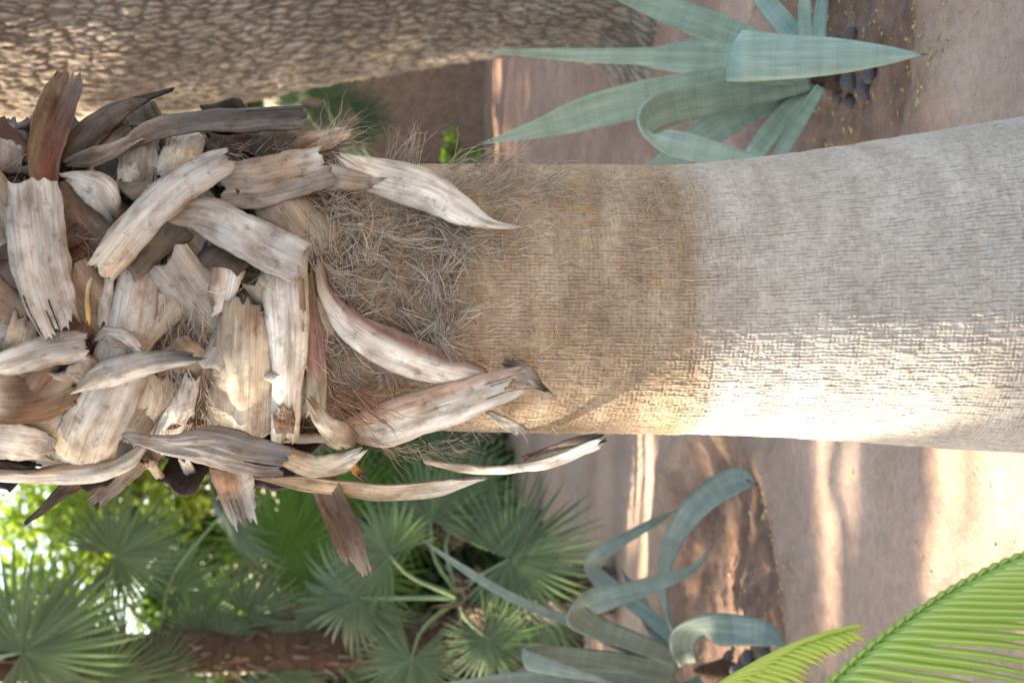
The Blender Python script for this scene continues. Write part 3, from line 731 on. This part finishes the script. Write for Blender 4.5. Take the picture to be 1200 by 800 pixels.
# ------------------------------------------------------------------ leafy crowns
def crown_leaves(clumps, n, size, seed, gaps=None, flat=.6):
    rg = np.random.default_rng(seed)
    cl = np.array([[*c[:3], c[3]] for c in clumps]); wts = cl[:, 3]**2; wts /= wts.sum()
    k = rg.choice(len(cl), n, p=wts)
    d = rg.normal(0, 1, (n, 3)); d /= np.linalg.norm(d, axis=1)[:, None]; rr = rg.random(n)**.45
    C = cl[k, :3]+d*(rr*cl[k, 3])[:, None]*np.array([1, 1, .75])
    if gaps is not None:
        for (q, gr) in gaps:
            v = C-q; tt = v@SUN; dist = np.linalg.norm(v-tt[:, None]*SUN, axis=1)
            keep = (dist > gr) | (tt < 0); C = C[keep]
    n = len(C)
    N = rg.normal(0, 1, (n, 3)); N[:, 2] = np.abs(N[:, 2])+flat; N /= np.linalg.norm(N, axis=1)[:, None]
    A = np.cross(N, rg.normal(0, 1, (n, 3))); A /= np.linalg.norm(A, axis=1)[:, None]; B = np.cross(N, A)
    s = (size*rg.uniform(.6, 1.3, n))[:, None]
    V = np.stack([C-A*s, C-A*s*.1+B*s*.45-N*s*.1, C+A*s, C-A*s*.1-B*s*.45-N*s*.1, C], 1)
    V[:, 4] = C-A*s*.1+N*s*.06
    b0 = np.arange(n)*5
    T = np.concatenate([np.stack([b0, b0+4, b0+1], -1), np.stack([b0+1, b0+4, b0+2], -1), np.stack([b0+2, b0+4, b0+3], -1), np.stack([b0+3, b0+4, b0], -1)])
    return V.reshape(-1, 3), T
def clump_cloud(c, rad, n, cr, seed, low=-1):
    rg = np.random.default_rng(seed); out = []
    while len(out) < n:
        d = rg.uniform(-1, 1, 3)
        if np.linalg.norm(d) > 1 or d[2] < low: continue
        out.append((c[0]+d[0]*rad[0], c[1]+d[1]*rad[1], c[2]+d[2]*rad[2], cr*rg.uniform(.6, 1.25)))
    return out
def leafy_tree(name, base, c, rad, nclump, cr, nleaf, size, mat, seed, label, cat='tree', group=None, gaps=None, trunk_r=.14, parent=None, start=None, low=-1):
    base = np.asarray(base, float)
    t = parent or empty(name, base, label, cat, group)
    cl = clump_cloud(c, rad, nclump, cr, seed, low)
    V, T = crown_leaves(cl, nleaf, size, seed, gaps)
    crown = obj('crown', make_mesh('crown', V-base, tris=T, smooth=False), mat, t)
    rg = np.random.default_rng(seed+1)
    fork = np.array([base[0]*.6+c[0]*.4, base[1]*.6+c[1]*.4, max(c[2]-rad[2]*.9, base[2]+.4*(c[2]-base[2]))]) if start is None else np.asarray(start, float)
    if parent is None:
        C = catmull([base-np.array([0, 0, .1]), base*.5+fork*.5+rg.normal(0, .05, 3), fork], 12)
        Vt, Qt, Tt = tube(C, trunk_r*np.linspace(1.25, .8, 12), 12, wob=.3, seed=seed)
        obj('trunk', make_mesh('trunk', Vt-base, Qt, Tt), M['wood'], t)
    for j in rg.choice(len(cl), min(12, len(cl)), replace=False):
        e = np.array(cl[j][:3])
        if np.linalg.norm(e-fork) < .3: continue
        C = catmull([fork, fork*.5+e*.5+rg.normal(0, .12, 3)+np.array([0, 0, .1]), e], 8)
        if gaps is not None and any(np.linalg.norm((e_-q)-np.dot(e_-q, SUN)*SUN) < gr+.06 for q, gr in gaps for e_ in C): continue
        Vt, Qt, Tt = tube(C, trunk_r*np.linspace(.6, .12, 8), 6)
        obj('limb', make_mesh('limb', Vt-base, Qt, Tt), M['wood'], t)
    return t

# sun rays along which crown leaves are left out, shaping the sun patches
gaps = []
def gap_line(pts, r, step=.12):
    pts = [np.asarray(p, float) for p in pts]
    for a, c in zip(pts[:-1], pts[1:]):
        n = max(1, int(np.linalg.norm(c-a)/step))
        for k in range(n+1): gaps.append((a+(c-a)*k/n, r))
for x in (1112, 1165, 1220): gap_line([on_ground(x, 535), on_ground(x-8, 640)], .125)
gap_line([on_ground(962, 530), on_ground(975, 640), on_ground(975, 710)], .085)
gap_line([on_ground(1000, 525), on_ground(1000, 600)], .07)
gap_line([on_ground(766, 520), on_ground(763, 600), on_ground(757, 660)], .10)
gap_line([on_ground(735, 520), on_ground(735, 570)], .03)
gap_line([on_ground(567, 60), on_ground(567, 185)], .10)
gap_line([on_ground(655, 90), on_ground(652, 190)], .03)
gap_line([on_ground(1172, 20), on_ground(1175, 110)], .03)
gap_line([palm_pt(850, 500), palm_pt(990, 505)], .19)
gap_line([palm_pt(860, 440), palm_pt(960, 440)], .13)
gap_line([palm_pt(1060, 470), palm_pt(1150, 470)], .09)
gap_line([palm_pt(560, 548, .05), palm_pt(640, 545, .05)], .08)
gap_line([palm_pt(490, 490, .05), palm_pt(530, 475, .05)], .05)
gap_line([palm_pt(20, 540, .06), palm_pt(150, 540, .06)], .09)
gap_line([palm_pt(260, 470, .06), palm_pt(330, 470, .06)], .09)
gap_line([at_y(680, 640, 7.1), at_y(600, 650, 7.1)], .22)
gap_line([at_y(575, 760, 7.0), at_y(560, 720, 7.0)], .14)
gap_line([at_y(110, 730, 7.9), at_y(160, 740, 7.9)], .12)
gap_line([at_y(230, 660, 8.2), at_y(260, 640, 8.2)], .12)
gap_line([at_y(400, 690, 8.4), at_y(440, 690, 8.4)], .12)
gap_line([at_y(456, 640, 7.2), at_y(456, 680, 7.2)], .15)
SHG = 'unseen shade trees with crowns opened for sun patches'  # unseen trees placed to cast the dappled shade
leafy_tree('unseen_shade_tree', (-6.6, 5.4, 0), (-6.2, 5.2, 5.7), (3.0, 3.6, 1.7), 75, .95, 26000, .12, M['leaf_a'], 201, 'unseen leafy shade tree to the side of the palm, crown opened for sun patches', 'tree', SHG, gaps, .2)
leafy_tree('unseen_shade_tree', (-7.6, 11.0, 0), (-7.2, 10.6, 6.2), (3.4, 3.6, 2.0), 75, 1.0, 15000, .13, M['leaf_a'], 202, 'unseen leafy shade tree beyond the small fan palms, crown opened for sun patches', 'tree', SHG, gaps, .2)
# crown of the barked tree
leafy_tree('crown', TB, (2.6, 8.2, 7.2), (3.4, 3.0, 1.5), 50, 1.0, 11000, .13, M['leaf_a'], 203, '', parent=btree, start=(topx, 7.0, 6.1), trunk_r=.32)

# trees and shrubs behind the wall
BG = 'trees behind the earth wall'
def bgp(x, y, Y): return at_y(x, y, Y)
for i, (x, y, Y, rx, rz, mt, n) in enumerate((
        (60, 640, 17, 1.1, 1.0, 'leaf_y', 2600), (150, 560, 16, 1.0, .9, 'leaf_y', 2300), (10, 820, 16, 1.2, 1.5, 'leaf_a', 2200),
        (250, 640, 16.5, 1.3, .9, 'leaf_a', 3200), (330, 780, 15, 1.5, 1.0, 'leaf_a', 3600), (230, 110, 14.5, 1.6, .8, 'leaf_d', 3600), (20, 150, 15, 1.2, .9, 'leaf_y', 1400))):
    c = bgp(x, y, Y)
    leafy_tree('broadleaf_tree', (c[0]+.2, Y, 0), c, (rx, .9, rz), 22, .5, n, .085, M[mt], 300+i,
               ['thin yellow green tree with sky showing through behind the wall', 'pale yellow green tree behind the wall beside the palm skirt', 'dark green tree behind the wall with low hanging leaves',
                'dense mid green tree behind the small fan palms', 'dense dark green bush tree behind the fibrous fan palm trunk', 'green tree behind the wall between barked tree and palm', 'sparse yellow leaved tree glimpsed beside the flaky trunk'][i],
               'tree', BG, None, .08)

# ------------------------------------------------------------------ small fan palms
def fan_palm(label, base, heart, fronds, trunk_r=.11, green=False, group='small fan palms by the wall'):
    base = np.array([base[0], base[1], 0.0]); heart = np.asarray(heart, float)
    t = empty('fan_palm', base, label, 'palm', group)
    n = 40; C = catmull([base-np.array([0, 0, .05]), base*.5+heart*.5+np.array([.03, 0, 0]), heart], n)
    V, Q, T = tube(C, trunk_r*np.linspace(1.1, 1.0, n), 20, wob=.0)
    d = fbm(np.arange(len(V))*.37, np.arange(len(V))*.11, 4)-.5
    V = V+RNG.normal(0, trunk_r*.05, V.shape)
    obj('trunk', make_mesh('trunk', V-base, Q, T), M['stem'], t)
    # shaggy stubs of old leaf stalks
    rg = np.random.default_rng(int(abs(heart[0]*1000)) % 9999)
    N = 1100; P0 = []; 
    zt = rg.random(N); th = rg.random(N)*6.28
    for i in range(N):
        c = base+(heart-base)*zt[i]; o = np.array([math.cos(th[i]), math.sin(th[i]), 0]); p = c+o*trunk_r*.9; L = rg.uniform(.06, .17)
        tip = p+o*L*rg.uniform(.2, .9)+np.array([0, 0, L*rg.uniform(-.9, 1)]); sdv = np.cross(o, [0, 0, 1])*.014
        P0.append((p-sdv, p+sdv, tip))
    P0 = np.array(P0).reshape(-1, 3)-base; ii = np.arange(N)*3
    o = obj('stalk_stubs', make_mesh('stalk_stubs', P0, tris=np.stack([ii, ii+1, ii+2], -1), smooth=False), M['fibre_dark'], t); o['kind'] = 'stuff'
    for i, (hub, xd, zd, rad, g) in enumerate(fronds):
        add_frond(t, base, heart, hub, xd, zd, rad, (FANS, FANG, FAND)[g][i % 3])
    return t
def fr(x, y, Y, dx, dy, rpx, dep=0., nz=(0, 0, -1), g=0):
    h = at_y(x, y, Y); d = img_dir(dx, dy, dep)
    nrm = -FWD*abs(nz[2])+img_dir(nz[0], nz[1], 0)
    return (h, d, nrm, rpx*mpp(h)*(.88 if Y > 7.75 else 1), g)
p2h = at_y(540, 700, 7.3)
fan_palm('low fan palm with wide blue green fans just behind the folded grey agave', (p2h[0], 7.4, 0), p2h,
         [fr(597, 655, 7.1, 1, -.15, 118), fr(456, 650, 7.0, -.35, -.2, 84, .0, (.8, .2, -.5)), fr(572, 748, 7.0, .6, .8, 74), fr(482, 772, 6.9, -.2, .7, 80),
          fr(505, 610, 7.6, -.3, -1, 95, .4), fr(420, 700, 7.6, -1, .2, 95, .3), fr(640, 720, 7.7, .7, .5, 80, .4), fr(545, 585, 7.9, .2, -1, 90, .3)], .10)
p3h = at_y(-10, 775, 8.2)
fan_palm('tall fan palm with red brown crown and blue grey fans beside sunlit leaves', (p3h[0]-.05, 8.3, 0), p3h,
         [fr(26, 764, 7.9, .8, -.4, 160), fr(118, 798, 8.0, .8, -.2, 105), fr(70, 735, 8.3, .9, -.6, 90, .3), fr(80, 840, 8.3, .6, .6, 110), fr(180, 790, 8.1, .8, .1, 80)], .11)
p1h = at_y(190, 748, 8.6)
fan_palm('fan palm with brown fibrous trunk and broad grey green fans over it', (at_y(690, 752, 8.6)[0], 8.6, 0), p1h,
         [fr(135, 650, 8.3, .9, -.3, 112, .1, (0, .3, -1)), fr(262, 600, 8.2, .3, .9, 120, .2, (-.9, 0, -.5)), fr(205, 690, 8.6, .6, -.6, 85, .3), fr(235, 740, 8.3, .8, -.5, 70, .1), fr(395, 770, 8.2, .4, -.8, 75, .1), fr(440, 735, 8.3, .8, .3, 66, .1), fr(262, 752, 8.2, .8, .2, 62, .0, (.4, .2, -1)), fr(345, 728, 8.2, .5, .8, 66, .1, (.3, .1, -1)), fr(395, 742, 8.25, .9, .1, 58, .0, (.2, .3, -1)), fr(330, 650, 8.7, .8, -.3, 110, .3, (0, 0, -1), 1),
          fr(370, 690, 8.4, .6, -.6, 90, .2, (.3, .3, -1), 1), fr(290, 720, 8.3, .8, .1, 90, 0, (.5, .2, -.8)), fr(150, 760, 8.9, -.5, .8, 120, .3), fr(320, 790, 8.2, .7, .3, 95)], .12)
p4h = at_y(420, 620, 9.6)
fan_palm('bright green fan palm in the shade behind the torn hanging leaf bases', (p4h[0], 9.6, 0), p4h,
         [fr(350, 630, 9.2, -.9, .2, 130, 0, (.2, .2, -1), 1), fr(400, 600, 9.4, -.5, -.8, 120, .2, (.1, 0, -1), 1), fr(420, 670, 9.3, .2, .9, 110, 0, (.3, 0, -1), 1), fr(470, 590, 9.5, .9, -.2, 110, .1, (0, 0, -1), 1), fr(520, 560, 9.8, .8, -.4, 110, .2, (0, 0, -1), 0)], .10)
p5h = at_y(300, 200, 11.4)
fan_palm('wispy green palm against the earth wall behind the barked tree', (p5h[0], 11.4, 0), (p5h[0], 11.4, .9),
         [fr(380, 118, 11.2, .6, -.2, 60, .2, (.85, 0, -.4), 2), fr(420, 140, 11.2, .9, .1, 60, .1, (.9, .2, -.3), 2), fr(350, 120, 11.3, -.8, 0, 60, .2, (.8, .2, -.4), 2)], .05)
# dark bushes added to deepen the shade in gaps behind the fan palms
for i, (x, y, lab) in enumerate(((430, 690, 'dark leafy bush added for deep shade behind the low fan palm'), (560, 600, 'low dark bush added for shade under the strip of dry leaf base beside the wall'), (330, 600, 'dark bush added for shade behind the broad grey green fans'), (590, 790, 'dark bush added for shade behind the doubled over agave leaves'), (330, 800, 'dark bush added for shade behind the brown fibrous palm trunk'))):
    c = at_y(x, y, 10.9); leafy_tree('gap_shade_bush', (c[0], 10.9, 0), (c[0], 10.9, c[2]*.55+.1), (.75, .5, max(.4, c[2]*.5)), 22, .34, 2600, .07, M['leaf_d'], 360+i, lab, 'bush', 'bushes added to darken the gaps in front of the earth wall', None, .04)
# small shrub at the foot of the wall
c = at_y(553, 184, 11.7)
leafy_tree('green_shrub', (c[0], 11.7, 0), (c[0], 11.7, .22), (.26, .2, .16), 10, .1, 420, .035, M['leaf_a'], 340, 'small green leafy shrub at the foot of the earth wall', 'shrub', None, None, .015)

# ------------------------------------------------------------------ agaves
M['agave_grey'] = mat_agave('grey_agave_leaf', [(.3, (.16, .2, .165)), (.55, (.225, .27, .235)), (.75, (.32, .365, .33))])
def agave(label, base, leaves, seed, mat='agave', wf=1.0):
    base = np.array([base[0], base[1], gz(base[0], base[1])])
    t = empty('agave', base, label, 'agave')
    for i, lf in enumerate(leaves):
        P = []; Wd = []; Nn = []
        for j, (x, y, wpx, dy) in enumerate(lf):
            p = at_y(x, y, base[1]+dy); p[2] = max(p[2], gz(p[0], p[1])+.02) if j else p[2]
            P.append(p); Wd.append(wpx*wf*mpp(p)); Nn.append(unit(CAMP-p))
        V, Q, uv, S, T = ribbon(P, Wd, Nn, 60, 8, .010, -.09, None, 0, 0, 0, edge=.015, ridge=.0004, wav=.004, seed=seed+i)
        leaf = obj('leaf', make_mesh('leaf', V-base, Q, uv=uv), M[mat], t)
        # dark tip spine
        tip = P[-1]; dv = unit(P[-1]-P[-2]); Vs, Qs, Ts = tube([tip-dv*.03, tip, tip+dv*.022], [.004, .0032, .0004], 6)
        obj('spine', make_mesh('spine', Vs-base, Qs, Ts), M['stone'], leaf)
    th = np.linspace(0, 1, 8)
    C = np.stack([0*th, 0*th, -.04+.2*th], -1); Vc, Qc, Tc = tube(C, .05*np.array([1, 1.05, 1, .95, .85, .7, .5, .2]), 14, wob=.2)
    obj('core', make_mesh('core', Vc, Qc, Tc), M['stem'], t)
    return t
agave('blue green agave with a broad leaf folded forward beside the barked tree', AG1, [
    [(955, 92, 22, 0), (905, 78, 42, -.15), (875, 69, 55, -.34), (862, 66, 59, -.44), (868, 66, 60, -.52), (910, 67, 54, -.58), (980, 66, 42, -.66), (1040, 65, 22, -.72), (1083, 64, 2, -.76)],
    [(955, 85, 20, .03), (860, 68, 24, .1), (760, 66, 20, .1), (690, 65, 17, .08), (625, 62, 10, .05), (566, 61, 2, .0)],
    [(955, 80, 20, .05), (900, 58, 30, .12), (860, 41, 34, .16), (805, 20, 35, .16), (755, 0, 30, .15), (700, -22, 18, .1), (650, -38, 2, .1)],
    [(950, 92, 22, -.02), (850, 97, 32, -.12), (765, 113, 42, -.2), (690, 132, 40, -.24), (630, 151, 22, -.26), (566, 168, 2, -.28)],
    [(950, 96, 20, -.02), (880, 108, 34, -.14), (815, 120, 40, -.28), (770, 132, 40, -.40), (757, 150, 30, -.46), (775, 163, 30, -.50), (820, 175, 30, -.52), (880, 189, 18, -.54), (930, 196, 3, -.55)],
    [(955, 98, 18, 0), (890, 122, 32, -.06), (835, 152, 36, -.1), (785, 188, 30, -.12), (730, 222, 3, -.12)],
    [(960, 100, 14, 0), (925, 128, 22, -.05), (890, 172, 24, -.1), (860, 215, 3, -.1)],
    [(962, 102, 12, -.02), (935, 145, 18, -.1), (910, 190, 16, -.16), (900, 230, 3, -.2)],
    [(950, 82, 20, .08), (880, 70, 40, .25), (820, 67, 42, .34), (770, 68, 26, .38), (730, 70, 3, .4)],
    [(955, 72, 18, .06), (920, 30, 26, .12), (895, 0, 22, .16), (872, -32, 3, .2)],
    [(958, 70, 14, 0), (945, 40, 16, -.02), (943, 5, 15, -.04), (945, -30, 3, -.05)],
    [(965, 72, 12, .05), (960, 40, 16, .1), (975, 5, 14, .12), (1000, -25, 3, .1)],
], 500)
agave('grey green agave with long twisted and doubled over leaves by the cycad', AG2, [
    [(795, 775, 22, 0), (728, 750, 27, -.1), (676, 731, 15, -.15), (600, 700, 13, -.15), (540, 664, 10, -.12), (496, 633, 2, -.1)],
    [(795, 772, 22, 0), (745, 752, 26, -.12), (695, 733, 32, -.2), (677, 720, 38, -.26), (686, 708, 38, -.31), (740, 692, 26, -.34), (790, 676, 17, -.36), (815, 664, 10, -.36), (833, 641, 2, -.36)],
    [(792, 748, 18, .1), (745, 708, 22, .25), (706, 680, 24, .3), (693, 662, 20, .3), (704, 648, 20, .26), (730, 632, 16, .22), (762, 614, 12, .2), (799, 594, 2, .2)],
    [(797, 750, 10, 0), (782, 716, 9, -.05), (777, 680, 15, -.1), (785, 640, 26, -.2), (808, 602, 32, -.32), (838, 575, 36, -.40), (862, 563, 34, -.45), (876, 563, 24, -.47), (884, 566, 8, -.48)],
    [(806, 778, 24, -.05), (800, 758, 34, -.2), (806, 742, 46, -.34), (822, 738, 48, -.44), (865, 738, 42, -.6), (903, 744, 28, -.75), (938, 758, 3, -.92)],
    [(792, 788, 30, 0), (740, 778, 28, -.1), (680, 771, 28, -.2), (630, 768, 28, -.3), (616, 772, 26, -.36), (650, 782, 20, -.4), (720, 800, 3, -.44)],
    [(792, 798, 36, 0), (700, 790, 32, -.05), (600, 797, 22, -.1), (500, 804, 3, -.1)],
    [(800, 770, 20, .1), (770, 740, 22, .2), (748, 700, 16, .3), (730, 670, 3, .35)],
    [(800, 800, 30, -.1), (770, 850, 34, -.3), (720, 900, 24, -.4), (660, 930, 3, -.4)],
    [(810, 795, 24, -.1), (830, 840, 30, -.3), (860, 880, 24, -.4), (890, 900, 3, -.42)],
], 560, 'agave_grey', .88)

# dark stones at the foot of each agave
def stone_mesh(seed):
    rg = np.random.default_rng(seed); nu, nv = 12, 8; V = []
    for i in range(nv+1):
        ph = math.pi*i/nv
        for j in range(nu):
            t_ = 2*math.pi*j/nu; d = np.array([math.sin(ph)*math.cos(t_), math.sin(ph)*math.sin(t_), math.cos(ph)])
            r_ = 1+.5*(fbm(np.array([d[0]*1.3+5+seed]), np.array([d[1]*1.3+d[2]*.9]), seed)[0]-.5)
            V.append(d*r_*np.array([1, .8, .62]))
    return make_mesh('stone', np.array(V), grid_faces(nv+1, nu, closed=True)[:, ::-1])
SM = [stone_mesh(s) for s in range(4)]
for gname, lab, lst in (('stones at the foot of the agave by the barked tree', 'small dark grey stone at the foot of the agave by the barked tree', [(985, 62, 15), (1000, 58, 13), (1012, 88, 14), (990, 95, 17), (1003, 105, 16), (975, 112, 12), (992, 40, 12), (968, 50, 11), (985, 118, 12), (1018, 72, 9)]),
                        ('stones under the drooping agave leaf', 'small dark grey stone under the drooping leaf of the grey green agave', [(845, 775, 16), (868, 772, 15), (888, 768, 14), (860, 788, 17), (900, 780, 12), (842, 795, 15), (880, 795, 14)])):
    for i, (x, y, s_) in enumerate(lst):
        p = on_ground(x, y); sc = s_*mpp(p)*.85
        o = obj('stone', SM[i % 4], M['stone']); g = gz(p[0], p[1])
        o.location = (p[0], p[1], g+sc*.42); o.scale = (sc, sc, sc); o.rotation_euler = (random.uniform(-.2, .2), random.uniform(-.2, .2), random.uniform(0, 6))
        tag(o, lab, 'stone', gname)

# fallen yellow leaves and bits: uncountable
def litter():
    rg = np.random.default_rng(5); V = []; T = []
    def add(x, y, s):
        z = gz(x, y)+.004; a = rg.random()*6.28; l = s*rg.uniform(.6, 1.4); w_ = l*rg.uniform(.25, .5); k = len(V)
        c, s_ = math.cos(a), math.sin(a)
        for (u, v, h) in ((-l, 0, 0), (0, w_, .004*rg.random()), (l, 0, .006*rg.random()), (0, -w_, .004*rg.random())):
            V.append((x+u*c-v*s_, y+u*s_+v*c, z+h))
        T.append((k, k+1, k+2)); T.append((k, k+2, k+3))
    for _ in range(900):
        x = rg.uniform(-2.2, 2.6); y = rg.uniform(2.6, 9); add(x, y, .009)
    for c, rr in ((AG1, .78), (AG2, .95)):
        for _ in range(1100):
            a = rg.random()*6.28; r_ = rr*(1.0+rg.normal(0, .10)) if rg.random() < .6 else rr*rg.random()
            add(c[0]+r_*math.cos(a), c[1]+r_*math.sin(a), .010)
    return make_mesh('leaf_litter', np.array(V), tris=np.array(T), smooth=False)
lt = obj('leaf_litter', litter(), M['litter']); tag(lt, 'scattered dry yellow leaf bits lying on the brown soil', 'leaf litter', kind='stuff')

# ------------------------------------------------------------------ cycad in front
CB = np.array([-1.0, 1.95, 0.0]); CH = np.array([-1.0, 1.95, .62])
cyc = empty('cycad', CB, 'cycad with arching bright green fronds in front of the palm', 'cycad')
V, Q, T = tube(catmull([CB-[0, 0, .05], CB+[.01, 0, .3], CH], 20), np.linspace(.13, .10, 20), 16, wob=.3)
obj('trunk', make_mesh('trunk', V-CB, Q, T), M['stem'], cyc)
def cy_leaflet(parent, pts, wpx, mat, seed):
    P = [at_y(x, y, Y+.2) for x, y, Y in pts]; n = len(P)
    prof = np.interp(np.linspace(0, 1, n), [0, .12, .5, .85, 1], [.55, .95, 1, .75, .08])
    Wd = [wpx*mpp(p)*f for p, f in zip(P, prof)]
    V, Q, uv, S, T = ribbon(P, Wd, [unit(CAMP-p) for p in P], 18, 8, .0012, .24, None, 0, 0, 0, edge=.01, ridge=.0, wav=.0008, seed=seed)
    uv[:, 1] = S
    return obj('leaflet', make_mesh('leaflet', V-CB, Q, uv=uv), mat, parent)
def frond(rpts, mat, leafl, pre):
    pts = [CH]+[at_y(p[0], p[1], p[2]+.2) for p in pre]+[at_y(p[0], p[1], p[2]+.2) for p in rpts]
    C = catmull(pts, 60); V, Q, T = tube(C, np.linspace(.011, .004, 60), 7)
    f = obj('frond', make_mesh('frond', V-CB, Q, T), M['rachis'], cyc)
    for i, l in enumerate(leafl): cy_leaflet(f, l[0], l[1], mat, 700+i)
rp = [(960, 822, 1.86), (1000, 784, 1.86), (1050, 744, 1.86), (1110, 704, 1.86), (1160, 677, 1.85), (1215, 654, 1.84), (1270, 636, 1.83)]
rc = catmull(rp, 27); lf = []
for i, (x, y, Y) in enumerate(rc):
    f = i/26; sl_ = np.interp(f, [0, .35, 1], [.10, -.07, -.12])+random.uniform(-.012, .012)
    L_px = random.uniform(215, 250)
    lf.append(([(x-1, y+2, Y+.004), (x+7, y-7, Y-.012), (x+30, y-9+sl_*10, Y-.022), (x+80, y-4+sl_*60, Y-.03), (x+150, y+4+sl_*130, Y-.03), (x+L_px, y+20+sl_*L_px, Y-.01)], 10.8))
    # the opposite row points away and is seen foreshortened along the rachis
    lf.append(([(x+2, y+2, Y), (x-5, y-7, Y-.006), (x+3, y-13, Y-.004), (x+16, y-10, Y+.03), (x+32, y+2, Y+.1)], 8))
frond(rp, M['cycad'], lf, [(1060, 1130, 1.84), (945, 990, 1.86), (920, 890, 1.86)])
rp2 = [(800, 828, 2.15), (850, 797, 2.15), (900, 770, 2.15), (945, 752, 2.14), (985, 741, 2.13)]
rc = catmull(rp2, 22); lf = []
for i, (x, y, Y) in enumerate(rc):
    f = i/21; L_px = 95*(1-.72*f)*random.uniform(.9, 1.1)
    lf.append(([(x, y, Y), (x+L_px*.3, y-L_px*.16, Y-.01), (x+L_px*.7, y-L_px*.24, Y-.015), (x+L_px, y-L_px*.2, Y-.01)], 6.5))
    lf.append(([(x, y, Y), (x+L_px*.35, y+L_px*.06, Y-.02), (x+L_px*.75, y+L_px*.16, Y-.03), (x+L_px, y+L_px*.3, Y-.02)], 6.5))
frond(rp2, M['cycad_y'], lf, [(960, 1140, 1.9), (800, 1000, 2.05), (755, 890, 2.12)])
# further fronds of the same plant, beside the picture
for a in (2.2, 3.1, 4.0, 4.9):
    d = np.array([math.cos(a), math.sin(a), 0]); P = [CH+d*s_*.9+np.array([0, 0, .45*s_-.5*s_*s_]) for s_ in np.linspace(0, 1, 8)]
    C = catmull(P, 30); V, Q, T = tube(C, np.linspace(.011, .003, 30), 6)
    f = obj('frond', make_mesh('frond', V-CB, Q, T), M['rachis'], cyc)
    VV, QQ, UU = [], [], []; n0 = 0
    for i in range(4, 30):
        tg = unit(C[min(i+1, 29)]-C[i-1]); sdv = unit(np.cross(tg, [0, 0, 1]))
        for sg in (-1, 1):
            L = .2*math.sin(math.pi*(.15+.8*i/30)); q = [C[i], C[i]+sdv*sg*L*.5+tg*L*.3+np.array([0, 0, .02]), C[i]+sdv*sg*L+tg*L*.6-np.array([0, 0, .02])]
            v_, q_, u_, _, _ = ribbon(q, [.005, .009, .002], [[0, 0, 1]]*3, 6, 2, .001, .1, edge=0, ridge=0, wav=0, seed=i)
            VV.append(v_); QQ.append(q_+n0); UU.append(u_); n0 += len(v_)
    lo = obj('leaflets', make_mesh('leaflets', np.concatenate(VV)-CB, np.concatenate(QQ), uv=np.concatenate(UU)), M['cycad'], f)
    lo['kind'] = 'stuff'
